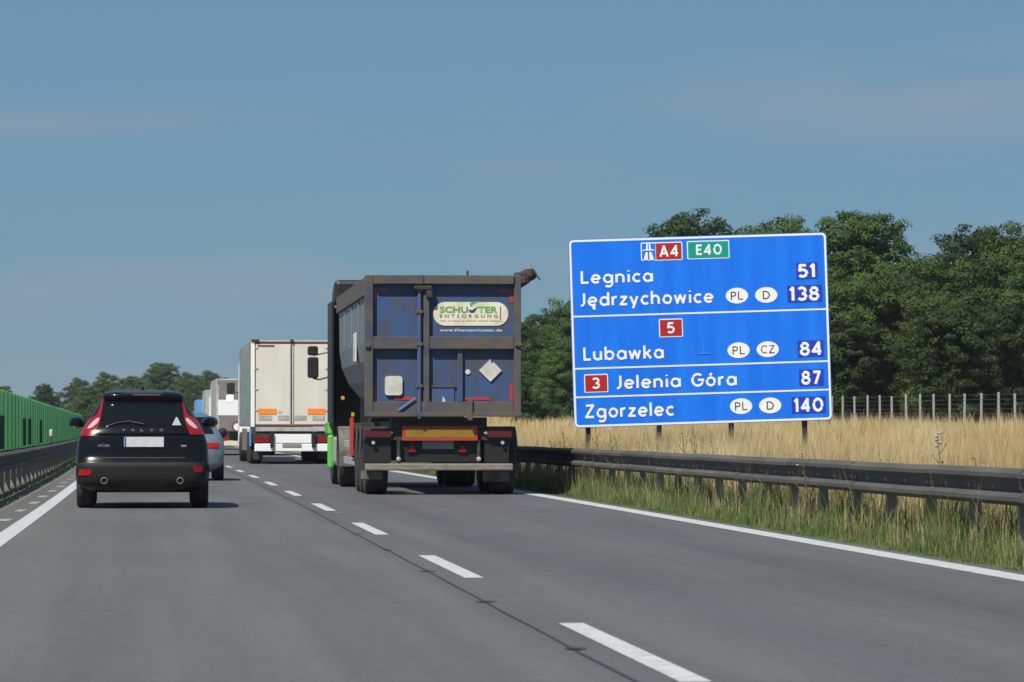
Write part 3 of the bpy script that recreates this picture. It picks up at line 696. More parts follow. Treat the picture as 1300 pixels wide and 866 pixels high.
# brown seeding stalks scattered in the verge, too thin to count
n = 1500; x = rng.uniform(6.85, 8.3, n); y = 26 + 80*rng.random(n)**1.4; a = rng.normal(size=(n, 2))*.06
hh = .45+.45*rng.random(n); P = np.stack([x, y, np.full(n, -.03)], 1)
sk = blades('dry_stalks', P, hh, .006+.004*rng.random(n), rng.random(n), mat('brown_stalk', (.11, .075, .04), .9, col2=(.22, .16, .09), attr='tint', lo=0, hi=1), .3)
n = 2600; x = rng.uniform(7.25, 8.6, n); y = 34 + 50*rng.random(n); P = np.stack([x, y, np.full(n, -.03)], 1); cl_ = np.sin(y*1.1)*np.sin(y*.37)
k_ = rng.random(n) < .45+.5*cl_; P = P[k_]; m_ = len(P)
tag(blades('tall_weeds', P, .70+.42*rng.random(m_)**2, .007+.008*rng.random(m_), rng.random(m_), mat('grey_green_weed', (.12, .12, .07), .9, col2=(.25, .21, .15), attr='tint', lo=0, hi=1), .3), 'grey green weeds standing taller than the rail in front of the field', 'weeds', kind='stuff')
tag(sk, 'thin brown seeding stalks standing in the verge grass along the rail', 'weeds', kind='stuff')

# ------------------------------------------------------------------ vehicle helpers
def wheel(parent, x, y, r, wd, sgn, rimmat='rim', name='wheel', hub=None):
    """sgn: outer face direction on x"""
    rr = r*.62; b = MB()
    b.lathe([(rr, -wd*.42), (rr*.97, sgn*wd*.30), (rr*.6, sgn*wd*.18), (rr*.35, sgn*wd*.22), (rr*.3, sgn*wd*.42), (.01, sgn*wd*.43)], (x, y, r), 'x', 24)
    o = b.build(name, M[rimmat], parent, smooth=True)
    t = MB(); h = wd/2
    t.lathe([(rr, -h*.88), (r*.86, -h), (r*.96, -h*.9), (r, -h*.62), (r, -h*.3), (r*.985, -h*.28), (r*.985, -h*.2), (r, -h*.18), (r, h*.18), (r*.985, h*.2), (r*.985, h*.28), (r, h*.3), (r, h*.62), (r*.96, h*.9), (r*.86, h), (rr, h*.88)], (x, y, r), 'x', 36)
    t.build('tyre', M['tyre'], o, smooth=True)
    return o
def interp(tab, z, c):
    zs = [q[0] for q in tab]
    return float(np.interp(z, zs, [q[c] for q in tab]))
class CarShape:
    def __init__(s, tab, p=4.2, dep=.34, depf=.7): s.t = tab; s.p = p; s.dep = dep; s.depf = depf; s.w_ = {}
    def smooth(s, z, c):
        return sum(interp(s.t, z+d, c)*k for d, k in ((-.03, .2), (-.015, .2), (0, .2), (.015, .2), (.03, .2)))
    def w(s, z): return s.smooth(z, 1)
    def rear(s, x, z):
        u = min(1, abs(x)/s.w(z)); return s.smooth(z, 2) + s.dep*(1-(1-u**s.p)**(1/s.p))
    def front(s, x, z):
        u = min(1, abs(x)/s.w(z)); return s.smooth(z, 3) - s.depf*(1-(1-u**3)**(1/3))
    def body(s, name, m, parent, arches, z0, z1, nz=56, nx=36):
        vs = []; fs = []; n = 2*(nx+1)
        zs = [z0 + (z1-z0)*k/nz for k in range(nz+1)]
        for z in zs:
            w = s.w(z); xs = [w*math.sin((2*i/nx-1)*math.pi/2) for i in range(nx+1)]
            vs += [(x, s.rear(x, z), z) for x in xs] + [(x, max(s.front(x, z), s.rear(x, z)+.01), z) for x in xs[::-1]]
        for j in range(nz):
            for i in range(n): fs.append((j*n+i, j*n+(i+1) % n, (j+1)*n+(i+1) % n, (j+1)*n+i))
        fs += [tuple(range(n))[::-1], tuple(nz*n+i for i in range(n))]
        b = MB(); b.add(vs, fs); o = b.build(name, m, None, smooth=True)
        cut = MB()
        for (y, r) in arches:
            for sg in (-1, 1): cut.lathe([(r, -.18), (r, .18)], (sg*s.w(.5)*.96, y, r-.04), 'x', 32)
        c = cut.build('cutter', m)
        md = o.modifiers.new('arch', 'BOOLEAN'); md.operation = 'DIFFERENCE'; md.object = c; md.solver = 'EXACT'
        me = bpy.data.meshes.new_from_object(o.evaluated_get(bpy.context.evaluated_depsgraph_get()))
        bpy.data.objects.remove(o); bpy.data.objects.remove(c)
        me.materials.clear()
        o = link(name, me, m, parent); me.polygons.foreach_set('use_smooth', [True]*len(me.polygons)); me.set_sharp_from_angle(angle=R(35))
        return o
    def patch(s, name, rows, m, parent, off=.005, nz=10, nx=14):
        rows = sorted(rows); zs = np.linspace(rows[0][0], rows[-1][0], nz+1); vs = []; fs = []
        for lay in (off, -.03):
            for z in zs:
                a = float(np.interp(z, [r[0] for r in rows], [r[1] for r in rows])); b = float(np.interp(z, [r[0] for r in rows], [r[2] for r in rows]))
                wl = s.w(z)*.998
                for i in range(nx+1):
                    x = a + (b-a)*i/nx; xx = max(-wl, min(wl, x)); e = xx/wl
                    vs.append((xx*(1+(lay if lay > 0 else 0)*.8*e*e), s.rear(xx, z)-lay, z))
        N = (nz+1)*(nx+1)
        for j in range(nz):
            for i in range(nx):
                k = j*(nx+1)+i; fs.append((k, k+1, k+nx+2, k+nx+1)); fs.append((N+k, N+k+nx+1, N+k+nx+2, N+k+1))
        ring = [i for i in range(nx+1)] + [(j+1)*(nx+1)-1+nx*0 for j in range(1, nz+1)] 
        ring = list(range(nx+1)) + [j*(nx+1)+nx for j in range(1, nz+1)] + [nz*(nx+1)+i for i in range(nx-1, -1, -1)] + [j*(nx+1) for j in range(nz-1, 0, -1)]
        for q in range(len(ring)):
            a, b = ring[q], ring[(q+1) % len(ring)]; fs.append((a, N+a, N+b, b))
        b = MB(); b.add(vs, fs); return b.build(name, m, parent, smooth=True)

# ------------------------------------------------------------------ black SUV
VD = 54.5; vx, vy = W(181, VD)
suv = thing('suv', (vx, vy, 0), 'black estate SUV with tall red tail lights driving in the left lane', 'car')
tab = [(.20, .60, .22, 4.45), (.27, .81, .12, 4.52), (.33, .878, .05, 4.56), (.42, .895, .015, 4.58), (.60, .905, .0, 4.58), (.66, .902, .045, 4.57), (.72, .90, .075, 4.52), (.85, .893, .085, 4.4), (.95, .868, .10, 4.1),
       (1.02, .845, .12, 3.75), (1.09, .815, .15, 3.45), (1.16, .78, .21, 3.2), (1.27, .70, .30, 2.9), (1.385, .63, .40, 2.6), (1.48, .588, .49, 2.35), (1.54, .562, .44, 2.2), (1.58, .535, .46, 2.05), (1.605, .49, .58, 1.9), (1.622, .40, .80, 1.7), (1.63, .2, 1.0, 1.5)]
cs = CarShape(tab)
body = cs.body('body', M['paintblk'], suv, ((.88, .40), (3.62, .40)), .22, 1.618)
c2 = lambda cx, cy: ((cx-582)*.002224, (803-cy)*.002224)
def rows(*r): return [((803-cy)*.002224, (a-582)*.002224, (b-582)*.002224) for cy, a, b in r]
win = cs.patch('rear_window', rows((128, 352, 812), (180, 346, 822), (240, 334, 838), (275, 325, 845), (292, 345, 828)), M['glass'], suv, .004, 12, 16)
cs.patch('spoiler_lip', rows((102, 352, 812), (118, 350, 815), (126, 352, 812)), M['paintblk'], suv, .05)
cs.patch('brake_light', rows((101, 520, 690), (111, 520, 690)), M['dred'], suv, .055, 3, 6)
tl = cs.patch('tail_light', rows((130, 334, 345), (180, 323, 338), (224, 308, 331), (250, 268, 327), (280, 240, 321), (310, 222, 309), (335, 209, 300), (358, 204, 293)), M['red'], suv, .012, 16, 10)
cs.patch('reversing_lens', rows((248, 308, 322), (264, 288, 318), (282, 270, 306), (300, 255, 286), (312, 248, 264)), M['lamp'], tl, .02, 8, 8)
tr_ = cs.patch('tail_light', rows((130, 819, 830), (180, 826, 841), (224, 833, 856), (250, 837, 896), (280, 843, 924), (310, 855, 942), (335, 864, 956), (350, 871, 960)), M['red'], suv, .012, 16, 10)
cs.patch('reversing_lens', rows((248, 842, 856), (264, 846, 876), (282, 858, 894), (300, 878, 909), (312, 900, 916)), M['lamp'], tr_, .02, 8, 8)
cs.patch('plate_recess', rows((352, 400, 792), (395, 405, 788), (428, 425, 770)), M['paintblk'], suv, .003, 6, 10)
cs.patch('trim_strip', rows((338, 310, 855), (346, 315, 850)), M['paintblk'], suv, .022, 3, 16)
cs.patch('tailgate_lower_edge', rows((488, 325, 845), (496, 330, 840)), M['bumper'], suv, .012, 2, 14)
cs.patch('bumper_step', rows((520, 190, 975), (545, 182, 985), (600, 180, 986), (650, 190, 975), (672, 220, 945)), M['bumper'], suv, .014, 10, 26)
cs.patch('bumper_valance', rows((640, 450, 735), (668, 460, 725), (676, 470, 712)), M['midgrey'], suv, .022, 4, 8).data.materials[0] = M['black']
cs.patch('reflector', rows((563, 208, 276), (583, 198, 274), (600, 196, 262)), M['redbright'], suv, .022, 4, 6)
cs.patch('reflector', rows((545, 886, 942), (562, 888, 948), (580, 898, 942)), M['red'], suv, .022, 4, 6)
px0, pz0 = c2(470, 425); px1, pz1 = c2(712, 364); ypl = cs.rear(0, .9)-.03
pl = MB().prism(rrect(px0, px1, pz0, pz1, .012), ypl, ypl+.035).build('number_plate', M['plate'], suv)
MB().box(px0+.006, px0+.028, ypl-.003, ypl-.0005, pz0+.006, pz1-.006).build('euro_band', M['eu'], pl)
for ch, cx in zip('VOLVO', (467, 522, 580, 638, 697)):
    x, z = c2(cx, 329); text(ch, x-.022, x+.022, z, .032, cs.rear(x, z)-.028, M['chrome'], suv, .03)
x, z = c2(308, 424); text('XC60', x, x+.165, z, .034, cs.rear(x, z)-.03, M['chrome'], suv, .02)
x, z = c2(818, 428); MB().box(x, x+.075, cs.rear(x+.07, z)-.016, cs.rear(x+.07, z)+.01, z, z+.03).build('badge', M['rim'], suv, bevel=.006)
x, z = c2(790, 268); MB().prism([(x-.062, z-.055), (x+.062, z-.055), (x+.01, z+.055), (x-.01, z+.055)], cs.rear(x, z-.05)-.02, cs.rear(x, z-.05)+.0).build('triangle_sticker', M['plate'], suv)
wp = MB(); wp.tube([(c2(368, 300)[0], cs.rear(-.47, 1.12)-.02, 1.12), (c2(420, 278)[0], cs.rear(-.36, 1.165)-.03, 1.168), (c2(500, 268)[0], cs.rear(-.18, 1.19)-.03, 1.19), (c2(590, 286)[0], cs.rear(.02, 1.15)-.03, 1.15)], .009, 6); wp.build('wiper', M['black'], suv)
MB().lathe([(.018, -.01), (.016, .02)], (c2(366, 300)[0], cs.rear(-.48, 1.118)-.02, 1.118), 'y', 10).build('washer_jet', M['chrome'], suv)
for cx in (350, 812):
    x, z = c2(cx, 632); yb = cs.rear(x, z)
    e = MB(); e.lathe([(.034, .12), (.046, .0), (.048, -.045), (.040, -.05), (.034, -.03), (.033, .1)], (x, yb, z), 'y', 20); e.build('exhaust_pipe', M['midgrey'], suv, smooth=True)
    MB().lathe([(.032, 0), (.01, 0.002)], (x, yb-.02, z), 'y', 16).build('exhaust_bore', M['black'], suv)
for sg, zz in ((-1, 1.18), (1, 1.18)):
    m_ = MB(); m_.lathe([(.01, -.10), (.10, -.085), (.14, 0), (.12, .07), (.02, .10)], (0, 0, 0), 'y', 16)
    for i, v in enumerate(m_.v): m_.v[i] = (v[0]*.86, v[1], v[2]*.62)
    mo = m_.build('side_mirror', M['paintblk'], suv, smooth=True, loc=(sg*.945, 2.75, zz))
    MB().box(-.1, .1, -.02, .02, -.07, -.03).build('mirror_foot', M['black'], mo, loc=(-sg*.12, 0, 0))
for sg in (-1, 1):
    for y in (.88, 3.62): wheel(suv, sg*.785, y, .355, .235, sg)
    MB().tube([(sg*.55, .9, 1.615), (sg*.57, 1.6, 1.65), (sg*.56, 2.4, 1.60)], .016, 6).build('roof_rail', M['black'], suv)
MB().box(-.6, .6, .5, 4.2, .23, .30).build('underbody', M['dark'], suv)
MB().prism([(0, 1.60), (.14, 1.60), (.03, 1.66), (.0, 1.66)], -.018, .018, 'x').build('antenna_fin', M['paintblk'], suv, loc=(0, .95, 0))
# bright side windows seen obliquely and door handles
for sg in (-1, 1):
    vs = []; 
    for (y, z) in ((.75, 1.10), (3.0, 1.08), (2.5, 1.40), (.95, 1.42)): vs.append((sg*(cs.w(z)+.004), y, z))
    b = MB(); b.add(vs+[(v[0]-sg*.03, v[1], v[2]) for v in vs], [(0, 1, 2, 3), (7, 6, 5, 4), (0, 4, 5, 1), (1, 5, 6, 2), (2, 6, 7, 3), (3, 7, 4, 0)]); b.build('side_window', M['glass'], suv)

# ------------------------------------------------------------------ blue-silver hatchback ahead
HD = 84.0; hx, hy = W(286.5, HD); hx -= .90
hb = thing('hatchback', (hx, hy, 0), 'blue silver hatchback mostly hidden behind the black car', 'car', rz=.004)
tab2 = [(.18, .62, .18, 4.0), (.26, .78, .06, 4.08), (.36, .86, .01, 4.12), (.55, .885, .0, 4.1), (.75, .88, .04, 3.9), (.88, .85, .09, 3.4), (.95, .82, .14, 3.0), (1.05, .76, .28, 2.7), (1.2, .69, .50, 2.4), (1.35, .60, .72, 2.1), (1.42, .50, .85, 1.9), (1.455, .30, 1.05, 1.7), (1.465, .12, 1.2, 1.5)]
c3 = CarShape(tab2)
c3.body('body', M['silver'], hb, ((.72, .36), (3.25, .36)), .2, 1.455, 44, 28)
c3.patch('rear_window', [(.98, -.66, .66), (1.2, -.58, .58), (1.34, -.48, .48)], M['glass'], hb, .005)
for sg in (-1, 1):
    a, b_ = (.50, .76) if sg > 0 else (-.76, -.50)
    c3.patch('tail_light', [(.68, a, b_), (.74, a-.03*(sg > 0), b_+.03*(sg < 0)), (.80, a, b_)], M['redbright'], hb, .012)
    for y in (.72, 3.25): wheel(hb, sg*.77, y, .31, .21, sg)
    vs = [(sg*(c3.w(z)+.004), y, z) for (y, z) in ((.7, .97), (2.6, .95), (2.2, 1.3), (1.0, 1.32))]
    b = MB(); b.add(vs+[(v[0]-sg*.03, v[1], v[2]) for v in vs], [(0, 1, 2, 3), (7, 6, 5, 4), (0, 4, 5, 1), (1, 5, 6, 2), (2, 6, 7, 3), (3, 7, 4, 0)]); b.build('side_window', M['glass'], hb)
    m_ = MB(); m_.lathe([(.01, -.08), (.08, -.06), (.11, 0), (.02, .08)], (0, 0, 0), 'y', 12); m_.build('side_mirror', M['black'], hb, smooth=True, loc=(sg*.88, 2.35, 1.0))
MB().prism(rrect(-.26, .26, .5, .61, .01), -.02, .02).build('number_plate', M['plate'], hb)
MB().box(-.6, .6, .4, 3.8, .18, .26).build('underbody', M['dark'], hb)

# ------------------------------------------------------------------ blue tipper truck
TD = 66.0; tx, ty = W(561.5, TD)
tk = thing('tipper_truck', (tx, ty, 0), 'grimy blue tipper trailer lorry with green cab in the right lane', 'truck')
q = .01296
def T(cx, cy): return ((390+cx/2.793-561.5)*q, (628.3-(330+cy/2.793))*q)     # crop -> local x,z
def tb(name, m, x0, x1, cy0, cy1, y0, y1, parent=tk, bevel=.008):
    a, z1 = T(x0, cy0); b, z0 = T(x1, cy1); return box(name, M[m], parent, a, b, y0, y1, z0, z1, bevel)
# tub: half-pipe body
zt, zb_ = T(0, 62)[1], T(0, 505)[1]
half = [(1.235, zt-.05), (1.235, zt-.30), (1.225, zt-1.05), (1.18, zt-1.35), (1.05, zt-1.65), (.86, zt-1.88), (.62, zt-2.0)]
poly = half + [(-x, z) for x, z in half[::-1]]
tub = MB().prism(poly, .12, 10.3).build('tub', M['tside'], tk)
for sg in (-1, 1):
    MB().box(min(sg*1.24, sg*1.285), max(sg*1.24, sg*1.285), .14, 10.35, zt-.30, zt).build('top_rail', M['trust'], tub, bevel=.01)
    for y in (2.6, 5.1, 7.6):
        MB().box(min(sg*1.228, sg*1.262), max(sg*1.228, sg*1.262), y, y+.07, zt-1.0, zt-.31).build('side_rib', M['tside'], tub, bevel=.008)
# pale smudges on the tub side
MB().box(-1.262, -1.25+.02, 3.6, 4.3, 2.25, 2.75).build('side_label', M['pale'], tub, bevel=.01)
tailgate = tb('tailgate', 'tblue', 225, 740, 78, 545, .02, .118, bevel=0)
tb('corner_post', 'trust', 204, 232, 55, 556, -.085, .13); tb('corner_post', 'trust', 733, 758, 55, 556, -.085, .13)
tb('top_beam', 'trust', 233, 411, 55, 86, -.12, .13); tb('top_beam', 'trust', 413, 732, 55, 86, -.12, .13)
tb('middle_beam', 'trust', 233, 391, 272, 316, -.10, .019); tb('middle_beam', 'trust', 433, 732, 272, 316, -.10, .019)
tb('bottom_beam', 'trust', 233, 732, 503, 548, -.07, .019); tb('sill', 'trust', 204, 760, 541, 556, -.10, -.071)
tb('centre_post', 'trust', 411, 432, 92, 553, -.075, .018)
tb('rib', 'tblue', 532, 551, 317, 502, -.05, .019)
xr = T(397, 0)[0]
MB().tube([(xr, -.06, T(0, 100)[1]), (xr, -.06, T(0, 562)[1])], .038, 10).build('locking_rod', M['trod'], tk, smooth=True)
for cy in (108, 185, 300, 448): tb('rod_bracket', 'trust', 385, 409, cy-6, cy+6, -.11, -.0, bevel=.01)
tb('lock_head', 'dark', 377, 440, 92, 106, -.14, -.03); tb('lock_head', 'dark', 420, 444, 106, 136, -.13, -.076, bevel=.02)
a = T(384, 492); b = T(322, 536); MB().tube([(a[0], -.075, a[1]), (b[0], -.075, b[1])], .03, 8).build('brace', M['trod'], tk)
for x0, x1, c0, c1 in ((234, 286, 99, 108), (234, 243, 109, 152), (680, 731, 105, 114), (720, 731, 115, 150), (234, 243, 440, 500), (308, 384, 486, 497), (719, 731, 445, 500), (556, 650, 487, 497)):
    tb('reflective_tape', 'tape', x0, x1, c0, c1, .012, .019, tailgate, bevel=0)
x0, z1 = T(275, 412); x1, z0 = T(337, 480)
MB().prism(rrect(x0, x1, z0, z1, .05), -.03, .019).build('square_plate', M['pale'], tk)
cx, cz = T(650, 392); r = .187
MB().prism([(cx, cz-r), (cx+r, cz), (cx+.05, cz+.14), (cx+.02, cz+.10), (cx, cz+r), (cx-r, cz)], -.012, .019).build('diamond_placard', M['pale'], tk)
cx, cz = T(570, 397); MB().prism(ell(cx, cz, .042, .042, 12), .0, .019).build('round_spot', M['pale'], tk)
x0, z1 = T(436, 445); x1, z0 = T(526, 538); MB().box(x0, x1, -.02, .018, z1-.03, z1).build('hatch_lip', M['trust'], tk); MB().box(x0+.02, x1-.02, -.004, .018, z0, z1-.031).build('hatch', M['trod'], tk, bevel=.004)
cx, cz = T(483, 505); MB().prism([(cx-.03, cz-.09), (cx+.02, cz-.09), (cx+.03, cz+.05), (cx-.01, cz+.10)], -.008, -.0045).build('scrape_mark', M['pale'], tk)
for cx in (577,): tb('hinge', 'trust', cx-9, cx+9, 490, 570, -.115, -.072, bevel=.015)
tb('hinge', 'trust', 204, 222, 298, 312, -.13, -.087, bevel=.01); tb('hinge', 'trust', 735, 762, 294, 306, -.13, -.087, bevel=.01)
x0, z1 = T(447, 149); x1, z0 = T(714, 233); rr = (z1-z0)/2
lg = MB().prism(rrect(x0, x1, z0, z1, rr-.002, 8), .008, .019).build('company_label', M['cream'], tk)
def lt(s, cx0, cx1, cyb, cap, m, bold=.02, y=.003, spc=1.0): text(s, T(cx0, 0)[0], T(cx1, 0)[0], T(0, cyb)[1], cap/2.793*q, y, M[m], lg, bold, spc)
lt('SCHU', 470, 570, 186, 21, 'lgreen', .03); lt('TER', 605, 676, 186, 21, 'lgreen', .03)
lt('ENTSORGUNG', 470, 676, 204, 11, 'lgrey', .01, spc=1.7)
for k, (c0, c1) in enumerate(((470, 492), (498, 508), (514, 540), (548, 556), (563, 600), (606, 640), (646, 690))):   # faded, unreadable third line
    MB().box(T(c0, 0)[0], T(c1, 0)[0], .004, .0065, T(0, 217)[1], T(0, 212)[1]).build('faded_print', M['lrose'], lg)
sw = MB(); cx, cz = T(586, 176)
sw.prism([(cx-.075, cz+.0), (cx-.03, cz-.05), (cx+.03, cz-.045), (cx+.085, cz+.045), (cx+.04, cz+.02), (cx+.0, cz-.01)], .002, .0065); sw.build('logo_swoosh', M['lnavy'], lg)
sw = MB(); sw.prism([(cx-.05, cz+.10), (cx+.0, cz+.13), (cx+.12, cz+.14), (cx+.02, cz+.10), (cx-.03, cz+.05)], .002, .0065); sw.build('logo_leaf', M['lgreen'], lg)
MB().box(T(684, 0)[0], T(688, 0)[0], .003, .0065, T(0, 210)[1], T(0, 165)[1]).build('logo_bar', M['lgrey'], lg)
text('www.fiberusschuster.de', T(470, 0)[0], T(692, 0)[0], T(0, 253)[1], 9/2.793*q, .015, M['pale'], tailgate, .03, 1.1)
# top hardware, tarpaulin bundle
rb = MB()
for k in range(9):
    a = k*.7; rb.lathe([(.03, -.09), (.11-.004*k, -.05), (.115-.004*k, .03), (.03, .10)], (T(750+6.4*k, 0)[0]+.02*math.sin(a), .05+.05*math.cos(a*2), T(0, 66-3.4*k+12*abs(math.sin(k)))[1]), ('x', 'y', 'z')[k % 3], 9)
rb.build('tarpaulin_bundle', M['trust'], tk, smooth=True).data.materials[0] = mat('brown_tarpaulin', (.06, .045, .03), .9, col2=(.02, .018, .015), scale=9)
rb = MB(); rb.tube([(T(790, 0)[0], .05, T(0, 45)[1]), (T(812, 0)[0], .0, T(0, 50)[1]), (T(828, 0)[0], .0, T(0, 70)[1])], .012, 5); rb.tube([(T(755, 0)[0], .05, T(0, 98)[1]), (T(785, 0)[0], .05, T(0, 60)[1])], .03, 6); rb.build('strap_end', M['dark'], tk)
a = T(569, 55); MB().tube([(a[0], .03, a[1]), (a[0], .03, a[1]+.08)], .02, 6).build('spigot', M['dark'], tk)
# chassis and rear lights
for sg in (-1, 1): box('chassis_rail', M['dark'], tk, sg*.55-.06, sg*.55+.06, .25, 12.5, .95, 1.22)
tb('rear_crossmember', 'dark', 300, 640, 558, 598, .10, .5); tb('light_carrier', 'dark', 200, 735, 598, 640, .12, .3); tb('rear_box', 'black', 330, 620, 640, 718, .2, .6)
bd_ = tb('marker_board', 'redboard', 338, 606, 588, 641, .05, .075, bevel=.004); tb('amber_field', 'yelboard', 350, 594, 598, 630, .046, .0495, bd_, bevel=0)
for x0, x1 in ((203, 300), (640, 727)): tb('tail_light', 'dred', x0, x1, 600, 630, .06, .119)
tb('lamp_housing', 'dark', 640, 726, 590, 599, .06, .119)
tb('number_plate', 'plateg', 410, 522, 641, 671, .15, .17, bevel=.003)
for cx in (373, 553):
    c, z = T(cx, 668); MB().prism([(c-.075, z-.06), (c+.075, z-.06), (c, z+.07)], .15, .17).build('triangle_reflector', M['red'], tk)
tb('underrun_bar', 'bar', 206, 732, 722, 747, .02, .14, bevel=.02)
for cx in (325, 610):
    tb('bar_bracket', 'dark', cx-6, cx+6, 640, 724, .08, .16); c, z = T(cx, 706); MB().lathe([(.01, -.03), (.035, -.02), (.04, .02)], (c, .06, z), 'y', 10).build('bracket_bolt', M['grey'], tk)
for cx, cy in ((235, 648), (695, 648), (297, 612), (635, 612)):
    c, z = T(cx, cy); MB().lathe([(.03, 0), (.03, .05)], (c, .07, z), 'y', 10).build('marker_lamp', M['grey'], tk)
tb('mudflap', 'flap', 192, 268, 748, 778, .16, .18); tb('mudflap', 'flap', 626, 722, 748, 786, .16, .18)
tb('mudguard_back', 'black', 200, 300, 632, 720, .16, .2); tb('mudguard_back', 'black', 632, 720, 630, 720, .16, .2)
for sg in (-1, 1):
    tg = MB()
    for k, y in enumerate((.85, 2.15, 3.45)):
        wheel(tk, sg*1.06, y, .52, .385, sg, 'flap')
    n = 14
    for k, y in enumerate((.85, 2.15, 3.45)):
        pts = [(y+.60*math.cos(R(a)), .53+.60*math.sin(R(a))) for a in np.linspace(20, 160, n)]
        poly = pts + [(y+.57*math.cos(R(a)), .53+.57*math.sin(R(a))) for a in np.linspace(160, 20, n)]
        MB().prism(poly, sg*1.06-.21, sg*1.06+.21, 'x').build('mudguard', M['dark'], tk)
    box('side_guard', M['grey'], tk, sg*1.22-.02, sg*1.22+.02, 4.4, 8.2, .75, .88); box('side_guard', M['grey'], tk, sg*1.22-.02, sg*1.22+.02, 4.4, 8.2, .45, .58)
    wheel(tk, sg*1.0, 9.6, .50, .56, sg, 'flap')
    wheel(tk, sg*1.05-.05, 13.2, .50, .32, sg, 'flap')
    pts = [(9.6+.62*math.cos(R(a)), .5+.64*math.sin(R(a))) for a in np.linspace(-10, 190, 16)]; poly = pts + [(9.6+.58*math.cos(R(a)), .5+.60*math.sin(R(a))) for a in np.linspace(190, -10, 16)]
    MB().prism(poly, sg*1.0-.29, sg*1.0+.29, 'x').build('mudguard', M['flap'], tk)
box('red_side_panel', mat('red_side_panel', (.45, .03, .02), .5), tk, -1.29, -1.25, 4.2, 4.9, .62, 1.28)
box('amber_side_lamp', M['amber'], tk, -1.30, -1.25, 4.0, 4.12, 1.30, 1.37); c, z = T(151, 527)
MB().lathe([(.03, -.03), (.04, 0), (.02, .03)], (-1.22, 9.0, 1.66), 'y', 12).build('side_marker', M['amber'], tk)
box('landing_gear_box', M['dark'], tk, -1.1, 1.1, 8.0, 8.3, .5, 1.2)
# tractor cab
cx_ = -.06
cabp = [(12.05, .95), (14.25, .95), (14.3, 2.1), (14.05, 3.0), (13.7, 3.45), (12.05, 3.5)]
cab = MB().prism(cabp, cx_-1.22, cx_+1.22, 'x').build('cab', M['black'], tk, bevel=.06)
sp_ = [(12.0, 3.52), (13.6, 3.52), (13.1, 3.85), (12.5, 3.98), (12.0, 3.98)]
MB().prism(sp_, cx_-1.18, cx_+1.18, 'x').build('roof_spoiler', M['black'], tk, bevel=.08)
for sg in (-1, 1):
    box('side_fairing', M['black'], tk, cx_+sg*1.25-.03, cx_+sg*1.25+.03, 11.3, 13.0, 1.15, 3.55, .02)
    box('cab_fender', M['cabgreen'], tk, cx_+sg*1.24-.06, cx_+sg*1.24+.06, 12.35, 13.75, .98, 1.22, .03)
    box('cab_step_panel', M['cabgreen'], tk, cx_+sg*1.24-.06, cx_+sg*1.24+.06, 12.25, 12.6, .32, .97, .04)
    box('fuel_tank', M['grey'], tk, cx_+sg*.95-.27, cx_+sg*.95+.27, 10.5, 12.1, .38, .95, .08)
    mr = MB().prism(rrect(-.11, .11, 0, .42, .05), 0, .10).build('mirror', M['black'], tk, bevel=.02, loc=(cx_+sg*1.52, 14.1, 2.10))
    MB().prism(rrect(-.11, .10, .45, .64, .05), 0, .10).build('wide_angle_mirror', M['black'], mr, bevel=.02)
    ar = MB(); ar.tube([(0, .05, .45), (-sg*.33, .0, .52)], .018, 6); ar.tube([(0, .05, .0), (-sg*.12, .03, -.03), (-sg*.33, .0, .03)], .022, 6); ar.build('mirror_arm', M['black'], mr)
box('air_tank', M['dark'], tk, -.6, .6, 11.2, 11.9, .5, 1.3); box('cab_chassis', M['dark'], tk, -.9, .9, 9, 14.0, .55, .95)

# ------------------------------------------------------------------ white refrigerated trailer lorry
RD = 124.0; q3 = RD/F
rcx = 240+594/4.556; wx, wy = W(rcx, RD)
rf = thing('refrigerated_truck', (wx, wy, 0), 'white refrigerated trailer lorry with orange reflectors ahead of the blue tipper', 'truck', rz=.006)
def U(cx, cy): return ((cx-594)/4.556*q3, (782-cy)/4.556*q3)
def rb_(name, m, x0, x1, c0, c1, y0, y1, parent=rf, bevel=.008):
    a, z1 = U(x0, c0); b, z0 = U(x1, c1); return box(name, M[m], parent, a, b, y0, y1, z0, z1, bevel)
rb_('box_body', 'rside', 358, 830, 66, 562, .06, 13.4, bevel=.02)
for x0, x1 in ((386, 592), (597, 802)):
    d = rb_('rear_door', 'rwhite', x0, x1, 86, 552, .0, .058)
    rb_('lock_rod', 'grey', (x1-10 if x0 < 500 else x0+2), (x1-4 if x0 < 500 else x0+8), 90, 560, -.03, -.002, d)
    for cy in (110, 230, 350, 470): rb_('hinge', 'grey', (x0-4 if x0 < 500 else x1-14), (x0+14 if x0 < 500 else x1+4), cy-5, cy+5, -.02, -.001, d)
rb_('frame_post', 'white', 358, 380, 70, 566, -.02, .058); rb_('frame_post', 'white', 808, 830, 70, 566, -.02, .058)
rb_('door_seal', 'maroon', 380.5, 385.5, 80, 560, -.01, .058); rb_('door_seal', 'maroon', 802.5, 807.5, 80, 560, -.01, .058)
rb_('roof_frame', 'maroon', 381, 807, 78, 85, -.012, .058); rb_('roof_beam', 'grey', 358, 830, 64, 76, -.03, .058); rb_('sill', 'maroon', 386, 802, 553, 562, -.02, .058)
rb_('roof_lamp', 'dark', 360, 405, 60, 74, -.06, -.031)
rb_('maker_label', 'maroon', 396, 494, 93, 103, -.008, -.001); rb_('roof_lock', 'dark', 585, 604, 60, 78, -.07, -.031)
for x0, x1 in ((401, 507), (686, 790)): rb_('orange_reflector', 'orange', x0, x1, 460, 495, -.01, -.001)
for x0, x1 in ((403, 480), (515, 578), (604, 680), (714, 785)): rb_('notice_plate', 'grey', x0, x1, 500, 528, -.01, -.001)
rb_('notice_plate', 'pale', 515, 537, 472, 488, -.01, -.001)
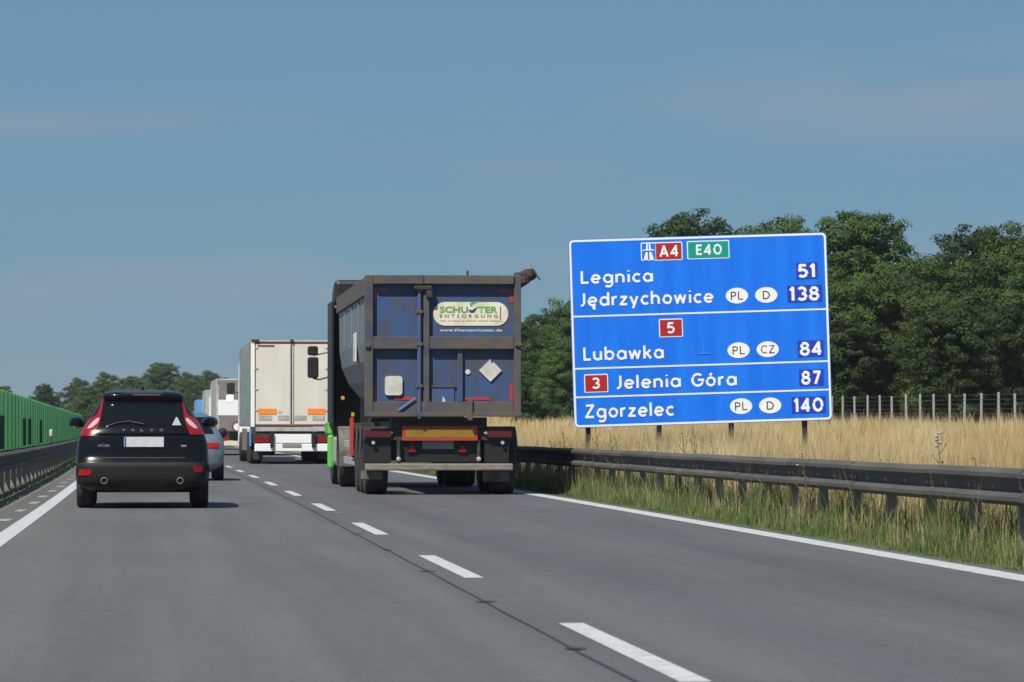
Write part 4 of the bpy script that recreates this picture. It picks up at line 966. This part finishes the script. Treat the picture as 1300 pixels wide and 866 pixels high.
rb_('rear_beam', 'grey', 386, 802, 566, 592, .0, .25); rb_('light_bar', 'dark', 370, 815, 596, 662, .05, .3)
rb_('tail_light', 'red', 386, 465, 622, 655, .02, .049); rb_('tail_light', 'red', 730, 803, 622, 655, .02, .049)
rb_('advert_panel', 'white', 490, 708, 608, 660, .0, .049); rb_('bumper', 'white', 380, 808, 664, 708, .0, .12, bevel=.02); rb_('number_plate', 'plateg', 540, 650, 664, 684, -.02, -.001)
for x0, x1 in ((470, 490), (710, 730)): rb_('buffer', 'black', x0, x1, 600, 685, -.09, -.001)
rb_('underrun_bar', 'grey', 425, 618, 742, 768, .5, .6); rb_('mudflap', 'dark', 372, 430, 700, 755, .3, .33); rb_('mudflap', 'dark', 755, 815, 700, 755, .3, .33)
for sg in (-1, 1):
    for y in (1.6, 2.95, 4.3): wheel(rf, sg*1.06, y, .5, .385, sg)
    wheel(rf, sg*1.05, 11.6, .5, .5, sg); wheel(rf, sg*1.07, 14.6, .5, .32, sg)
    box('side_skirt', M['midgrey'], rf, sg*1.24-.02, sg*1.24+.02, 5.2, 10, .4, 1.1); box('blue_side_panel', M['vblue'], rf, sg*1.25-.02, sg*1.25+.03, .9, 1.3, .55, 1.1)
    mr = MB().prism(rrect(-.14, .14, 0, .40, .06), 0, .12).build('mirror', M['black'], rf, bevel=.02, loc=(sg*1.50, 15.5, 2.30)); MB().prism(rrect(-.17, .10, -.30, -.02, .06), 0, .12).build('mirror_shell', M['white'], mr, bevel=.02)
    MB().tube([(0, .05, .1), (-sg*.28, 0, .05)], .025, 6).build('mirror_arm', M['black'], mr)
MB().prism([(13.9, .6), (16.0, .6), (16.0, 2.3), (15.6, 3.3), (13.9, 3.55)], -1.24, 1.24, 'x').build('cab', M['white'], rf, bevel=.05)
box('chassis', M['dark'], rf, -.5, .5, .4, 15.5, .8, 1.14)

# ------------------------------------------------------------------ far lorries
def far_lorry(name, label, px, D, w_, L, panels, z0=.95, ztop=3.2, side='grey', group=None, rz=.008):
    x, y = W(px, D); t = thing(name, (x+w_/2, y, 0), label, 'truck', group, rz=rz); h = w_/2
    box('cargo_body', M[side], t, -h, h, .05, L, z0, ztop, .03)
    for nm, m, x0, x1, a, b in panels: box(nm, M[m], t, x0, x1, .0, .048, a, b, .006)
    box('chassis', M['dark'], t, -.45, .45, .3, L+2, .6, z0-.004); box('bumper', M['cream'], t, -h+.05, h-.05, -.04, .08, .40, .55, .01)
    for sg in (-1, 1):
        wheel(t, sg*(h-.2), 1.3, .48, .36, sg); wheel(t, sg*(h-.2), 2.6, .48, .36, sg); wheel(t, sg*(h-.2), L+1.4, .48, .32, sg)
        box('tail_light', M['redbright'], t, sg*(h-.30)-.2, sg*(h-.30)+.2, -.03, .04, .60, .80)
    MB().prism([(L+.3, .6), (L+2.3, .6), (L+2.3, 2.0), (L+1.9, min(3.1, ztop)), (L+.3, min(3.1, ztop))], -h+.02, h-.02, 'x').build('cab', M['white'], t, bevel=.05)
    return t
D3 = 165.0; k3 = D3/F
t3 = far_lorry('bulk_lorry', 'grey and white far lorry left of the white trailer with a round speed disc', 274, D3, 2.5, 9,
    [('dark_roof_panel', 'midgrey', -1.18, 1.2, H(487, D3)+.0, H(482.5, D3)), ('upper_panel', 'taupe', -1.12, 1.2, H(507.5, D3)+.004, H(487, D3)-.004),
     ('white_band', 'white', -1.16, 1.2, H(527.5, D3)+.004, H(507.5, D3)-.004), ('lower_panel', 'midgrey', -1.12, 1.2, H(547, D3), H(527.5, D3)-.004)], z0=.98, ztop=H(481, D3), side='grey')
for r_, m, y in ((.20, 'red', -.03), (.145, 'white', -.036)):
    MB().lathe([(r_, 0), (r_, .03), (.01, .031)], (-.38, y, H(542, D3)), 'y', 20).build('speed_disc', M[m], t3)
far_lorry('box_lorry', 'white fronted far box lorry just left of the grey lorry', 261, 212, 2.5, 7,
    [('rear_door', 'white', -1.05, -.30, 1.15, 2.75), ('rear_door', 'grey', -.28, 1.1, 1.15, 2.75)], ztop=H(495, 212), side='grey')
far_lorry('blue_lorry', 'light blue far box lorry, leftmost and farthest of the lorries', 249.5, 252, 2.45, 6,
    [('rear_panel', 'vblue', -1.15, 1.15, 1.0, 2.7), ], ztop=H(507.5, 252), side='vblue')
print('trees', tcount[0])

# ------------------------------------------------------------------ summer haze
HAZE = 0.00011
if HAZE:
    hm = bpy.data.materials.new('summer_haze'); hm.use_nodes = True; t = hm.node_tree; t.nodes.remove(t.nodes['Principled BSDF'])
    pv_ = t.nodes.new('ShaderNodeVolumePrincipled'); pv_.inputs['Density'].default_value = HAZE; pv_.inputs['Color'].default_value = (.88, .93, 1.0, 1); pv_.inputs['Anisotropy'].default_value = 0.2
    t.links.new(pv_.outputs[0], t.nodes['Material Output'].inputs['Volume'])
    tag(MB().box(-6100, 6100, -400, 9100, -1.5, 40).build('haze', hm), 'thin pale summer haze over the whole landscape', 'haze', kind='stuff')
